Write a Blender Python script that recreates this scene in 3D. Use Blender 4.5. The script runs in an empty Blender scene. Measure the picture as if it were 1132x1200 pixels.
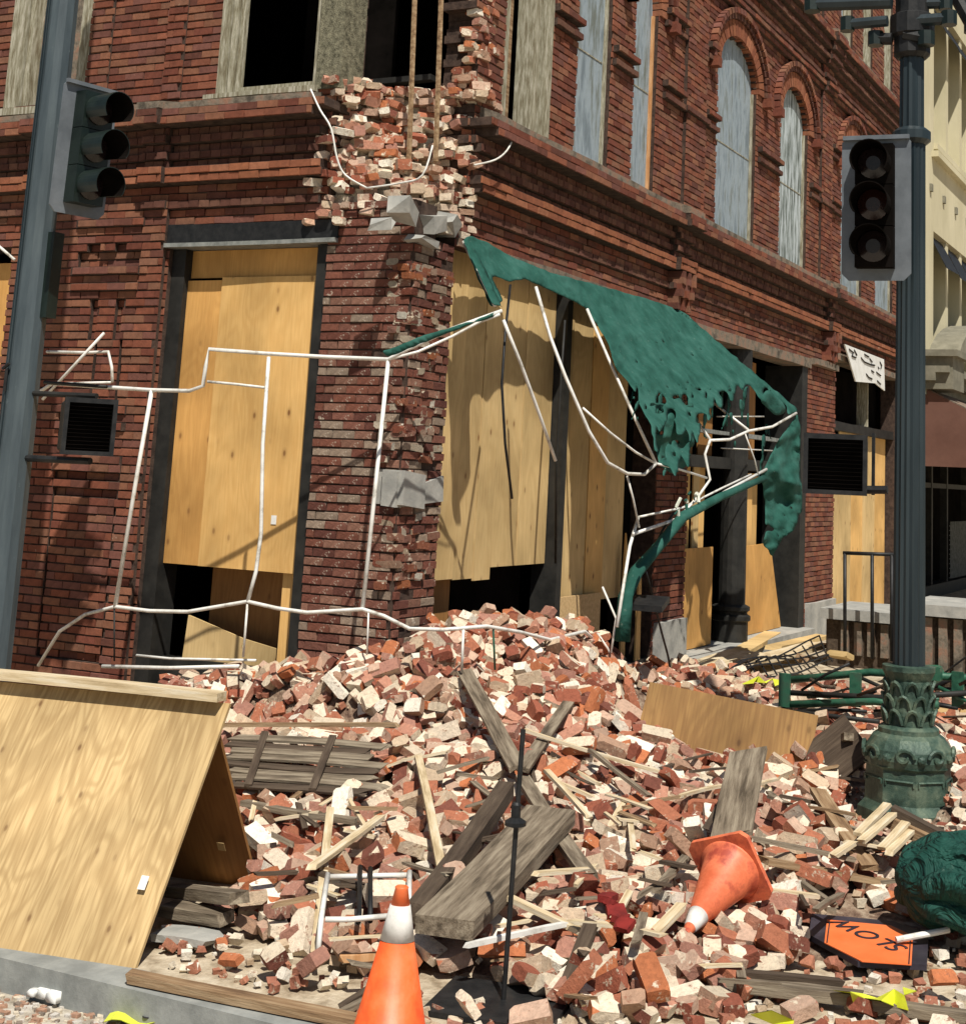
import bpy, math, random
from mathutils import Vector, Matrix, noise
from math import sin, cos, pi, sqrt, radians
random.seed(7)
scene = bpy.context.scene
# ------------------------------------------------------------------ camera
YAW, PIT, ROL = radians(64.521), radians(9.845), radians(2.573)
FPX, CX, CY, PW, PH = 1719.07, 673.67, 259.97, 1132.0, 1200.0
CAM = Vector((0, 0, 2.1))
_f = Vector((sin(YAW)*cos(PIT), cos(YAW)*cos(PIT), sin(PIT)))
_r = Vector((cos(YAW), -sin(YAW), 0)); _u = _r.cross(_f)
R2 = _r*cos(ROL) + _u*sin(ROL); U2 = _u*cos(ROL) - _r*sin(ROL)
cd = bpy.data.cameras.new('camera'); cam = bpy.data.objects.new('camera', cd)
scene.collection.objects.link(cam)
cd.sensor_fit = 'HORIZONTAL'; cd.sensor_width = 36; cd.lens = FPX/PW*36
cd.shift_x = (PW/2-CX)/PW; cd.shift_y = (CY-PH/2)/PW
cd.clip_start = .1; cd.clip_end = 2000
cam.matrix_world = Matrix(((R2.x, U2.x, -_f.x, CAM.x), (R2.y, U2.y, -_f.y, CAM.y), (R2.z, U2.z, -_f.z, CAM.z), (0, 0, 0, 1)))
scene.camera = cam
# ------------------------------------------------------------------ world, sun, exposure
SUN = Vector((.418, .355, -.835)).normalized()          # the way the light travels
EL = math.asin(-SUN.z); AZ = math.atan2(-SUN.x, -SUN.y)  # clockwise from +y
w = bpy.data.worlds.new('World'); scene.world = w; w.use_nodes = True
nt = w.node_tree; bg = nt.nodes['Background']
sk = nt.nodes.new('ShaderNodeTexSky'); sk.sky_type = 'NISHITA'; sk.sun_disc = False
sk.sun_elevation = EL; sk.sun_rotation = AZ
nt.links.new(sk.outputs[0], bg.inputs[0]); bg.inputs[1].default_value = .05
sl = bpy.data.lights.new('sun', 'SUN'); sl.energy = 5; sl.angle = radians(.53); sl.color = (1, .95, .86)
so = bpy.data.objects.new('sun', sl); scene.collection.objects.link(so)
so.rotation_euler = SUN.to_track_quat('-Z', 'Y').to_euler()
vs = scene.view_settings; vs.view_transform = 'Standard'; vs.look = 'None'; vs.exposure = 0.12; vs.gamma = 1
vs.use_curve_mapping = False
scene.render.film_transparent = False
scene.cycles.max_bounces = 5; scene.cycles.diffuse_bounces = 2; scene.cycles.glossy_bounces = 2
# ------------------------------------------------------------------ pixel of the photograph -> point on a real plane
def ray(px, py): return _f + R2*((px-CX)/FPX) - U2*((py-CY)/FPX)
def at(px, py, ax, val):
    d = ray(px, py); return CAM + d*((val-CAM[ax])/d[ax])
def proj(P):
    d = Vector(P)-CAM; q = d.dot(_f)
    return (CX+FPX*d.dot(R2)/q, CY-FPX*d.dot(U2)/q) if q > .1 else (-9999, -9999)
X0, Y0 = 9.7, 6.0                                        # the building's two street faces: x = X0 and y = Y0
def L(px, py, d=0): return at(px, py, 0, X0-d)
def R(px, py, d=0): return at(px, py, 1, Y0-d)
def G(px, py, z=0): return at(px, py, 2, z)
# ------------------------------------------------------------------ objects
COL = scene.collection
WM = {}
def link(o, parent=None, world=None):
    if o.name not in COL.objects: COL.objects.link(o)
    world = world or Matrix.Identity(4)
    o.matrix_basis = world; WM[o.name] = world.copy()
    if parent is not None:
        o.parent = parent; o.matrix_parent_inverse = WM[parent.name].inverted()
    return o
def tag(o, label=None, cat=None, group=None, kind=None):
    if label: o['label'] = label
    if cat: o['category'] = cat
    if group: o['group'] = group
    if kind: o['kind'] = kind
    return o
def thing(name, label, cat, loc, group=None):
    o = bpy.data.objects.new(name, None); o.empty_display_size = .1
    link(o, None, Matrix.Translation(Vector(loc)))
    return tag(o, label, cat, group)
class MB:
    def __init__(s): s.v = []; s.f = []; s.c = []; s.m = []
    def add(s, vs, fs, col=(.5, .5, .5), mi=0, cols=None):
        b = len(s.v); s.v += [tuple(v) for v in vs]
        for i, f in enumerate(fs):
            s.f.append([b+k for k in f]); s.c.append(cols[i] if cols else col); s.m.append(mi)
    def box(s, o, a, b, c, col=(.5, .5, .5), mi=0):
        """o = corner, a, b, c = edge vectors"""
        o, a, b, c = Vector(o), Vector(a), Vector(b), Vector(c)
        if a.cross(b).dot(c) < 0: a, b = b, a
        P = [o, o+a, o+a+b, o+b, o+c, o+a+c, o+a+b+c, o+b+c]
        s.add(P, BF, col, mi)
    def aabb(s, x0, x1, y0, y1, z0, z1, col=(.5, .5, .5), mi=0):
        s.box((x0, y0, z0), (x1-x0, 0, 0), (0, y1-y0, 0), (0, 0, z1-z0), col, mi)
    def tube(s, pts, r, n=8, col=(.5, .5, .5), mi=0, r2=None, cap=True):
        pts = [Vector(p) for p in pts]; m = len(pts); rings = []
        up = None
        for i, p in enumerate(pts):
            t = (pts[min(i+1, m-1)]-pts[max(i-1, 0)]).normalized()
            if up is None: up = Vector((0, 0, 1)) if abs(t.z) < .9 else Vector((1, 0, 0))
            a = t.cross(up).normalized(); b = a.cross(t).normalized(); up = b
            rr = r if r2 is None else r+(r2-r)*i/(m-1)
            rings.append([p+(a*cos(2*pi*k/n)+b*sin(2*pi*k/n))*rr for k in range(n)])
        V = [q for g in rings for q in g]; F = []
        for i in range(m-1):
            for k in range(n):
                F.append((i*n+k, i*n+(k+1) % n, (i+1)*n+(k+1) % n, (i+1)*n+k))
        if cap: F.append(tuple(range(n))[::-1]); F.append(tuple((m-1)*n+k for k in range(n)))
        s.add(V, F, col, mi)
    def lathe(s, prof, c=(0, 0, 0), n=20, col=(.5, .5, .5), mi=0, M=None, ph=0):
        V = []; F = []
        for r, z in prof:
            for k in range(n):
                a = 2*pi*k/n+ph; V.append(Vector((c[0]+r*cos(a), c[1]+r*sin(a), c[2]+z)))
        for i in range(len(prof)-1):
            for k in range(n): F.append((i*n+k, i*n+(k+1) % n, (i+1)*n+(k+1) % n, (i+1)*n+k))
        F.append(tuple(range(n))[::-1]); F.append(tuple((len(prof)-1)*n+k for k in range(n)))
        if M: V = [M @ v for v in V]
        s.add(V, F, col, mi)
    def prism(s, poly, ext, col=(.5, .5, .5), mi=0):
        n = len(poly); P = [Vector(p) for p in poly]; e = Vector(ext)
        F = [tuple(range(n))[::-1], tuple(range(n, 2*n))]+[(i, (i+1) % n, n+(i+1) % n, n+i) for i in range(n)]
        s.add(P+[p+e for p in P], F, col, mi)
    def mesh(s, name, mats, smooth=False):
        me = bpy.data.meshes.new(name); me.from_pydata(s.v, [], s.f)
        for m in (mats if isinstance(mats, (list, tuple)) else [mats]): me.materials.append(m)
        me.polygons.foreach_set('material_index', s.m)
        if smooth: me.polygons.foreach_set('use_smooth', [True]*len(s.f))
        at_ = me.attributes.new('tone', 'FLOAT_COLOR', 'FACE')
        buf = []
        for c in s.c: buf += [c[0], c[1], c[2], 1.0]
        at_.data.foreach_set('color', buf)
        me.update(); return me
    def build(s, name, mats, parent=None, world=None, smooth=False, recalc=False):
        me = s.mesh(name, mats, smooth)
        if recalc:
            import bmesh
            bm = bmesh.new(); bm.from_mesh(me); bmesh.ops.recalc_face_normals(bm, faces=bm.faces); bm.to_mesh(me); bm.free()
        return link(bpy.data.objects.new(name, me), parent, world)
BF = [(0, 3, 2, 1), (4, 5, 6, 7), (0, 1, 5, 4), (1, 2, 6, 5), (2, 3, 7, 6), (3, 0, 4, 7)]
def frame(p0, p1, up=(0, 0, 1)):
    """matrix at p0 with X toward p1 and Z near up"""
    p0, p1 = Vector(p0), Vector(p1); x = (p1-p0).normalized(); up = Vector(up)
    if abs(x.dot(up)) > .98*up.length: up = Vector((0, 1, 0)) if abs(x.y) < .9 else Vector((1, 0, 0))
    y = up.cross(x).normalized(); z = x.cross(y)
    return Matrix(((x.x, y.x, z.x, p0.x), (x.y, y.y, z.y, p0.y), (x.z, y.z, z.z, p0.z), (0, 0, 0, 1))), (p1-p0).length
def plank(name, p0, p1, wd, th, m, parent=None, up=(0, 0, 1), rag=.0):
    """a board from p0 to p1: length on local X, width on Y, thickness on Z; slightly warped, ends splintered by rag"""
    M, ln = frame(p0, p1, up); b = MB(); n = 5; V = []; bow = random.uniform(-.012, .012)*min(1.5, ln)
    for i in range(n+1):
        t = i/n
        for j, (sy, sz) in enumerate(((-1, 0), (1, 0), (1, 1), (-1, 1))):
            x = ln*t
            if i in (0, n): x += random.uniform(-1, 1)*rag
            V.append((x, sy*wd/2*(1+random.uniform(-.03, .03)), sz*th+bow*sin(pi*t)+random.uniform(-.001, .001)))
    F = [(3, 2, 1, 0), (4*n, 4*n+1, 4*n+2, 4*n+3)]
    for i in range(n):
        for j in range(4): F.append((4*i+j, 4*i+(j+1) % 4, 4*i+4+(j+1) % 4, 4*i+4+j))
    b.add(V, F); return b.build(name, m, parent, M, recalc=True)
def sheet(name, o, ux, uz, w_, h, th, m, parent=None, poly=None, warp=0):
    """a sheet with its corner at o: width on local X (ux), height on local Z (uz), thickness on local Y"""
    x = Vector(ux).normalized(); z = Vector(uz); z = (z-x*z.dot(x)).normalized(); y = z.cross(x)
    M = Matrix(((x.x, y.x, z.x, o[0]), (x.y, y.y, z.y, o[1]), (x.z, y.z, z.z, o[2]), (0, 0, 0, 1)))
    b = MB()
    if poly: b.prism([(p[0], 0, p[1]) for p in poly], (0, th, 0))
    else:
        n = 6; V = []
        for i in range(n+1):
            for k in range(n+1):
                d = warp*sin(pi*i/n)*sin(pi*k/n)
                V.append((w_*i/n, d, h*k/n))
        N = len(V); V += [(v[0], v[1]+th, v[2]) for v in V]
        F = []
        for i in range(n):
            for k in range(n):
                a = i*(n+1)+k; q = (a, a+n+1, a+n+2, a+1); F.append(q); F.append(tuple(N+t for t in q[::-1]))
        ring = [i*(n+1) for i in range(n+1)]+[n*(n+1)+k for k in range(1, n+1)]+[i*(n+1)+n for i in range(n-1, -1, -1)]+[k for k in range(n-1, 0, -1)]
        for i in range(len(ring)):
            a, c = ring[i], ring[(i+1) % len(ring)]; F.append((a, N+a, N+c, c))
        b.add(V, F)
    return b.build(name, m, parent, M, recalc=True)
# ------------------------------------------------------------------ materials
def nd(t, k, **kw):
    n = t.nodes.new(k)
    for a, b in kw.items(): setattr(n, a, b)
    return n
def ramp(t, fac, stops):
    r = nd(t, 'ShaderNodeValToRGB'); e = r.color_ramp.elements
    while len(e) < len(stops): e.new(.5)
    for i, (p, c) in enumerate(stops): e[i].position = p; e[i].color = (*c, 1) if len(c) == 3 else c
    t.links.new(fac, r.inputs[0]); return r.outputs[0]
def mixc(t, fac, a, b, mode='MIX'):
    m = nd(t, 'ShaderNodeMix', data_type='RGBA', blend_type=mode)
    for s, v in ((m.inputs[0], fac), (m.inputs[6], a), (m.inputs[7], b)):
        if isinstance(v, bpy.types.NodeSocket): t.links.new(v, s)
        elif isinstance(v, (int, float)): s.default_value = v
        else: s.default_value = (*v, 1)
    return m.outputs[2]
def noi(t, scale, det=4, rough=.6, stretch=None, co='Object', dist=0):
    tc = nd(t, 'ShaderNodeTexCoord'); v = tc.outputs[co]
    if stretch:
        mp = nd(t, 'ShaderNodeMapping'); mp.inputs['Scale'].default_value = stretch; t.links.new(v, mp.inputs[0]); v = mp.outputs[0]
    n = nd(t, 'ShaderNodeTexNoise'); n.inputs['Scale'].default_value = scale; n.inputs['Detail'].default_value = det
    n.inputs['Roughness'].default_value = rough; n.inputs['Distortion'].default_value = dist
    t.links.new(v, n.inputs['Vector']); return n.outputs['Fac']
def newmat(name, rough=.85, metal=0, spec=.3):
    m = bpy.data.materials.new(name); m.use_nodes = True; t = m.node_tree; b = t.nodes['Principled BSDF']
    b.inputs['Roughness'].default_value = rough; b.inputs['Metallic'].default_value = metal
    b.inputs['Specular IOR Level'].default_value = spec
    return m, t, b
def bump(t, b, h, dist, st=1):
    n = nd(t, 'ShaderNodeBump'); n.inputs['Distance'].default_value = dist; n.inputs['Strength'].default_value = st
    t.links.new(h, n.inputs['Height']); t.links.new(n.outputs[0], b.inputs['Normal'])
def simple(name, c1, c2, scale=8, rough=.85, metal=0, bd=.002, stretch=None, c3=None, spec=.3, co='Object', lo=.35, hi=.65):
    m, t, b = newmat(name, rough, metal, spec)
    n = noi(t, scale, 5, .65, stretch, co)
    st = [(lo, c1), (hi, c2)]
    if c3: st = [(lo, c1), ((lo+hi)/2, c2), (hi, c3)]
    t.links.new(ramp(t, n, st), b.inputs['Base Color'])
    if bd: bump(t, b, noi(t, scale*4, 4, .7, stretch, co), bd)
    return m
def tonemat(name, mort=(.60, .54, .43), amt=.5, rough=.92, bd=.004, sc=14, alt=None):
    """colour comes from each brick's own tone; patches of old mortar and soot break it up"""
    m, t, b = newmat(name, rough, 0, .2)
    a = nd(t, 'ShaderNodeAttribute', attribute_name='tone')
    n1 = noi(t, sc*3, 5, .75); n2 = noi(t, sc, 4, .7)
    c = mixc(t, 1.0, a.outputs['Color'], ramp(t, n1, [(.25, (.66, .64, .62)), (.5, (.95, .95, .95)), (.75, (1.25, 1.2, 1.16))]), 'MULTIPLY')
    fac = ramp(t, n2, [(amt, (0, 0, 0)), (amt+.06, (1, 1, 1))])
    c = mixc(t, fac, c, mort)
    if alt:
        n3 = noi(t, sc*1.7, 5, .75); c = mixc(t, ramp(t, n3, [(.60, (0, 0, 0)), (.66, (.85, .85, .85))]), c, alt)
    t.links.new(c, b.inputs['Base Color'])
    bump(t, b, n1, bd); return m
def plymat(name, base, dark, knot=(.20, .09, .03), scale=1., contour=.35, grain=.5):
    """rotary-cut plywood: contour figure, fine streaks along local Z, knots, a little grime"""
    m, t, b = newmat(name, .72, 0, .25)
    tc = nd(t, 'ShaderNodeTexCoord'); sp = nd(t, 'ShaderNodeSeparateXYZ'); oi = nd(t, 'ShaderNodeObjectInfo')
    t.links.new(tc.outputs['Object'], sp.inputs[0])
    rx = nd(t, 'ShaderNodeMath', operation='MULTIPLY_ADD'); rx.inputs[1].default_value = 7.3; t.links.new(oi.outputs['Random'], rx.inputs[0]); t.links.new(sp.outputs[0], rx.inputs[2])
    rz = nd(t, 'ShaderNodeMath', operation='MULTIPLY_ADD'); rz.inputs[1].default_value = 3.1; t.links.new(oi.outputs['Random'], rz.inputs[0]); t.links.new(sp.outputs[2], rz.inputs[2])
    def vec(sx, sz):
        c = nd(t, 'ShaderNodeCombineXYZ')
        for o_, k_, i_ in ((rx.outputs[0], sx, 0), (rz.outputs[0], sz, 1)):
            q = nd(t, 'ShaderNodeMath', operation='MULTIPLY'); q.inputs[1].default_value = k_; t.links.new(o_, q.inputs[0]); t.links.new(q.outputs[0], c.inputs[i_])
        return c.outputs[0]
    def n2(sx, sz, det, dist=0):
        n = nd(t, 'ShaderNodeTexNoise', noise_dimensions='2D'); n.inputs['Scale'].default_value = 1; n.inputs['Detail'].default_value = det; n.inputs['Distortion'].default_value = dist
        t.links.new(vec(sx, sz), n.inputs['Vector']); return n.outputs['Fac']
    lo = n2(2.6*scale, .75*scale, 2, .6)
    mu = nd(t, 'ShaderNodeMath', operation='MULTIPLY'); mu.inputs[1].default_value = 46; t.links.new(lo, mu.inputs[0])
    sn = nd(t, 'ShaderNodeMath', operation='SINE'); t.links.new(mu.outputs[0], sn.inputs[0])
    ma = nd(t, 'ShaderNodeMath', operation='MULTIPLY_ADD'); ma.inputs[1].default_value = .5; ma.inputs[2].default_value = .5; t.links.new(sn.outputs[0], ma.inputs[0])
    c = mixc(t, ramp(t, ma.outputs[0], [(.15, (0, 0, 0)), (.95, (contour,)*3)]), base, dark)
    st = n2(60, 3.2, 4); c = mixc(t, ramp(t, st, [(.42, (0, 0, 0)), (.70, (grain,)*3)]), c, dark)
    c = mixc(t, 1.0, c, ramp(t, n2(1.5, 1.1, 4), [(.3, (.74, .72, .68)), (.65, (1.1, 1.08, 1.05))]), 'MULTIPLY')
    vo = nd(t, 'ShaderNodeTexVoronoi', voronoi_dimensions='2D'); vo.inputs['Scale'].default_value = 1
    t.links.new(vec(6.2*scale, 3.4*scale), vo.inputs['Vector'])
    gate = nd(t, 'ShaderNodeSeparateColor'); t.links.new(vo.outputs['Color'], gate.inputs[0])
    gt = nd(t, 'ShaderNodeMath', operation='GREATER_THAN'); gt.inputs[1].default_value = .70; t.links.new(gate.outputs[0], gt.inputs[0])
    kf = ramp(t, vo.outputs['Distance'], [(.04, (1, 1, 1)), (.07, (.75, .75, .75)), (.10, (.28, .28, .28)), (.20, (0, 0, 0))])
    mk_ = nd(t, 'ShaderNodeMath', operation='MULTIPLY'); t.links.new(kf, mk_.inputs[0]); t.links.new(gt.outputs[0], mk_.inputs[1])
    m2 = nd(t, 'ShaderNodeMath', operation='MULTIPLY'); t.links.new(mk_.outputs[0], m2.inputs[0]); t.links.new(gate.outputs[1], m2.inputs[1])
    c = mixc(t, m2.outputs[0], c, knot)
    t.links.new(c, b.inputs['Base Color']); bump(t, b, st, .0012); return m
M = {}
M['brick'] = tonemat('wall_brick', (.42, .31, .24), .70, bd=.005, sc=5)
M['rough_brick'] = tonemat('eroded_brick', (.55, .47, .37), .60, bd=.012, sc=8)
M['loose'] = tonemat('loose_brick', (.62, .53, .40), .60, bd=.009, sc=12, alt=(.26, .115, .07))
M['mortar'] = simple('wall_mortar', (.035, .022, .017), (.09, .058, .043), 12, .95, 0, .006)
M['core'] = simple('broken_mortar', (.36, .29, .20), (.62, .53, .40), 9, .95, 0, .02, c3=(.75, .68, .54))
M['ledge'] = simple('weathered_ledge', (.075, .062, .047), (.20, .165, .125), 6, .95, 0, .008, c3=(.28, .15, .10))
M['stone'] = simple('grey_stone', (.27, .27, .25), (.42, .41, .37), 5, .9, 0, .004)
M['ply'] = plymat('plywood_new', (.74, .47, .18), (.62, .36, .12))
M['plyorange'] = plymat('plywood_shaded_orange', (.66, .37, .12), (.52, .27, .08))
M['plypale'] = plymat('plywood_pale', (.64, .47, .23), (.50, .34, .15))
M['plywet'] = plymat('plywood_weathered', (.60, .44, .225), (.40, .27, .125), (.16, .085, .035), scale=1.6, contour=.6, grain=.9)
M['plybrown'] = plymat('plywood_brown_board', (.34, .20, .075), (.24, .13, .05), (.10, .05, .02), scale=1.0, contour=.5, grain=.8)
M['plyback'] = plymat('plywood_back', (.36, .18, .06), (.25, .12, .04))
M['plychip'] = simple('chipboard', (.50, .33, .15), (.68, .48, .25), 30, .9, 0, .002)
M['boards'] = simple('grey_weathered_board', (.17, .21, .235), (.31, .37, .41), 3.2, .55, 0, .004, (2.6, 2.6, .55), c3=(.16, .18, .16))
M['boards2'] = simple('streaked_weathered_board', (.08, .095, .085), (.27, .31, .30), 4.5, .6, 0, .004, (3, 3, .5), c3=(.50, .56, .58), lo=.36, hi=.6)
M['oldpaint'] = simple('flaking_window_paint', (.17, .14, .085), (.30, .28, .20), 14, .85, 0, .004, (3, 3, .4), c3=(.48, .45, .36))
M['orangewood'] = simple('bare_orange_wood', (.45, .20, .07), (.62, .36, .18), 10, .8, 0, .002, (3, 3, .4))
M['pebble'] = simple('roughcast_post', (.09, .085, .055), (.30, .28, .19), 22, .95, 0, .02)
M['dark'] = simple('dark_interior', (.004, .0035, .003), (.010, .008, .007), 3, 1, 0, 0, spec=.02)  # near-black; paints the shade of unlit rooms, also black signal parts
M['blackmetal'] = simple('black_metal', (.012, .013, .014), (.03, .03, .03), 12, .5, .2, .001)
M['darkframe'] = simple('dark_shopfront_frame', (.012, .012, .011), (.028, .027, .024), 6, .6, 0, .001)
M['steelgrey'] = simple('grey_lintel_lip', (.16, .17, .16), (.30, .31, .29), 10, .6, .1, .002)
M['pole'] = simple('blue_grey_pole_paint', (.075, .11, .125), (.12, .165, .18), 2.5, .5, .1, .001, (4, 4, .5), spec=.5)
M['polestain'] = simple('worn_pole_paint', (.045, .062, .072), (.07, .092, .103), 3, .5, .1, .001, (4, 4, .5), c3=(.10, .128, .135), spec=.4, lo=.3, hi=.8)
M['lamp'] = simple('dark_teal_post_paint', (.014, .024, .029), (.028, .042, .048), 2, .42, .15, .001, (3, 3, .3), spec=.5)
M['lampbase'] = simple('green_cast_iron', (.02, .045, .033), (.05, .09, .065), 7, .55, .2, .006, c3=(.12, .16, .11), spec=.5)
M['plate'] = simple('grey_backplate', (.11, .125, .14), (.17, .19, .21), 4, .5, .1, .001, spec=.4)
M['signal'] = simple('dark_green_signal_paint', (.005, .011, .009), (.012, .022, .018), 6, .4, .1, .001, spec=.5)
M['lens'] = simple('unlit_lens', (.012, .008, .008), (.02, .012, .012), 6, .25, 0, 0, spec=.5)
M['redlens'] = simple('unlit_red_lens', (.022, .008, .006), (.03, .01, .007), 6, .25, 0, 0, spec=.5)
M['tube'] = simple('white_painted_tube', (.30, .27, .22), (.66, .64, .58), 7, .5, .1, .0005, c3=(.80, .79, .74), lo=.30, hi=.55)
M['canvas'] = simple('green_awning_canvas', (.014, .066, .050), (.023, .092, .072), 3.5, .85, 0, .004, c3=(.037, .12, .097), spec=.15)
M['canvasdark'] = simple('dark_green_umbrella_canvas', (.006, .045, .034), (.012, .07, .052), 4, .75, 0, .006, spec=.25)
M['dust'] = simple('mortar_dust_on_canvas', (.45, .50, .42), (.7, .7, .6), 20, .9)
M['oldwood'] = simple('old_grey_timber', (.075, .057, .038), (.19, .15, .105), 5, .9, 0, .004, (.5, 6, 6), c3=(.30, .25, .18))
M['brownwood'] = simple('brown_timber', (.13, .075, .04), (.27, .17, .09), 5, .9, 0, .004, (.5, 6, 6), c3=(.38, .27, .16))
M['darkwood'] = simple('dark_timber', (.045, .03, .02), (.11, .08, .055), 5, .9, 0, .004, (.5, 6, 6))
M['lath'] = simple('pale_lath', (.40, .30, .17), (.60, .48, .30), 6, .9, 0, .002, (.5, 6, 6), c3=(.68, .60, .45))
M['orange'] = simple('orange_cone_plastic', (.72, .085, .018), (.85, .14, .03), 5, .45, 0, .0005, c3=(.80, .20, .07), spec=.5)
M['orangeold'] = simple('faded_cone_plastic', (.62, .13, .05), (.80, .20, .09), 5, .5, 0, .0005, c3=(.40, .07, .04), spec=.4)
M['white'] = simple('white_reflective_band', (.62, .60, .55), (.82, .80, .76), 14, .45, 0, .0005)
M['signorange'] = simple('orange_sign_face', (.80, .16, .04), (.88, .22, .07), 4, .5, 0, .0002)
M['signblack'] = simple('black_sign_edge', (.015, .013, .02), (.05, .045, .06), 6, .5, 0, .0005)
M['yellow'] = simple('yellow_tape', (.62, .66, .03), (.75, .80, .08), 6, .4, 0, .002)
M['paper'] = simple('white_plastic', (.72, .72, .68), (.85, .85, .82), 6, .6, 0, .003)
M['red'] = simple('red_cloth', (.12, .012, .01), (.26, .025, .02), 9, .9, 0, .004)
M['sand'] = simple('dusty_sidewalk', (.26, .20, .13), (.46, .38, .27), 7, .95, 0, .012, c3=(.60, .52, .39))
M['road'] = simple('gritty_road', (.26, .22, .17), (.46, .41, .33), 9, .95, 0, .012, c3=(.58, .54, .46))
M['kerb'] = simple('grey_kerb', (.20, .21, .20), (.32, .33, .31), 5, .85, 0, .003)
M['grit'] = simple('crushed_brick_dust', (.09, .05, .035), (.24, .16, .11), 12, .97, 0, .02, c3=(.42, .33, .24))
M['cream'] = simple('cream_stucco', (.52, .47, .31), (.64, .58, .40), 1.2, .9, 0, .003, (1, 1, .4))
M['greyglass'] = simple('dusty_window', (.22, .24, .19), (.33, .34, .27), 3, .4, 0, 0)
M['maroon'] = simple('brown_awning_canvas', (.115, .055, .04), (.15, .075, .055), 2, .85, 0, .001)
M['olive'] = simple('grey_cornice_paint', (.16, .15, .11), (.24, .225, .17), 4, .85, 0, .002)
M['rust'] = simple('green_bench_paint', (.012, .06, .035), (.03, .12, .07), 6, .5, .1, .002, c3=(.05, .09, .06), spec=.4)
def scuffed(m, pale, lo, hi, sc, wr=None):
    t = m.node_tree; b = t.nodes['Principled BSDF']; l = b.inputs['Base Color'].links[0].from_socket
    n = noi(t, sc, 6, .8); n2 = noi(t, 1.6, 2, .5)
    k = nd(t, 'ShaderNodeMath', operation='MULTIPLY'); t.links.new(ramp(t, n, [(lo, (0, 0, 0)), (hi, (1, 1, 1))]), k.inputs[0]); t.links.new(ramp(t, n2, [(.4, (.15, .15, .15)), (.6, (1, 1, 1))]), k.inputs[1])
    t.links.new(mixc(t, k.outputs[0], l, pale), b.inputs['Base Color'])
    if wr: bump(t, b, noi(t, wr[0], 3, .5, None, 'Object', wr[1]), wr[2])
scuffed(M['canvas'], (.30, .36, .31), .62, .74, 22, (3, 1, .03))
scuffed(M['canvasdark'], (.10, .16, .13), .60, .75, 9, (5, 2.5, .10))
scuffed(M['tube'], (.16, .09, .05), .62, .70, 20)
scuffed(M['lampbase'], (.26, .31, .24), .62, .76, 14)
scuffed(M['polestain'], (.20, .25, .26), .64, .74, 14)
for k_ in ('orange', 'orangeold'): scuffed(M[k_], (.42, .16, .08), .58, .75, 12)
scuffed(M['white'], (.35, .32, .26), .55, .75, 18)
scuffed(M['signorange'], (.55, .14, .06), .55, .75, 10)
scuffed(M['sand'], (.30, .14, .09), .60, .72, 30)
# ================================================================== ground, kerb, road, sky
def ground():
    b = MB(); nx, ny = 60, 60
    b.aabb(-60, 5.0, -80, 80, -.33, -.13); road = b.build('road', M['road']); tag(road, kind='structure')
    b = MB(); b.aabb(5.2, 400, -200, 400, -.2, -.001); tag(b.build('pavement', M['sand']), kind='structure')
    b = MB(); y = 80
    while y > -60:
        ln = 2.4; b.box((5.0, y-ln+.008, -.3), (.2, 0, 0), (0, ln-.016, 0), (0, 0, .302)); y -= ln
    tag(b.build('kerb', M['kerb']), kind='structure')
    b = MB(); b.aabb(-60, 5.0, -81, -80.1, -.4, -.14); 
ground()
# ================================================================== brick-laying
def pt(face, u, z, d): return Vector((X0-d, u, z)) if face == 'L' else Vector((u, Y0-d, z))
def fbox(mb, face, u0, u1, z0, z1, d0, d1, col=(.5, .5, .5), mi=0):
    if face == 'L': mb.aabb(X0-d1, X0-d0, u0, u1, z0, z1, col, mi)
    else: mb.aabb(u0, u1, Y0-d1, Y0-d0, z0, z1, col, mi)
TONES = {'n': [(.30, .105, .062), (.36, .135, .08), (.25, .085, .055), (.33, .16, .10), (.21, .085, .06), (.38, .17, .10), (.28, .12, .09)],
         'p': [(.26, .10, .07), (.32, .14, .10), (.38, .20, .14), (.20, .08, .06), (.46, .36, .27), (.30, .12, .08)],
         'o': [(.44, .17, .085), (.40, .15, .08), (.48, .20, .11), (.36, .13, .07)],
         'c': [(.62, .54, .42), (.52, .40, .30), (.40, .20, .13), (.34, .13, .08), (.68, .60, .48), (.56, .46, .34)],
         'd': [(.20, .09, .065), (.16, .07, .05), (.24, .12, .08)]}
BR = []                      # every wall brick: face, u0, u1, z0, z1, d, tone, material
CH = .07
def tone(p, k=1.0):
    c = random.choice(TONES[p]); v = random.uniform(.80, 1.06)*k; return (c[0]*v*.68, c[1]*v*.66, c[2]*v*.66)
def clip(iv, a, b):
    out = []
    for x, y in iv:
        if b <= x or a >= y: out.append((x, y)); continue
        if a > x: out.append((x, a))
        if b < y: out.append((b, y))
    return out
BK = MB()                    # mortar body of the walls
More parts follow.
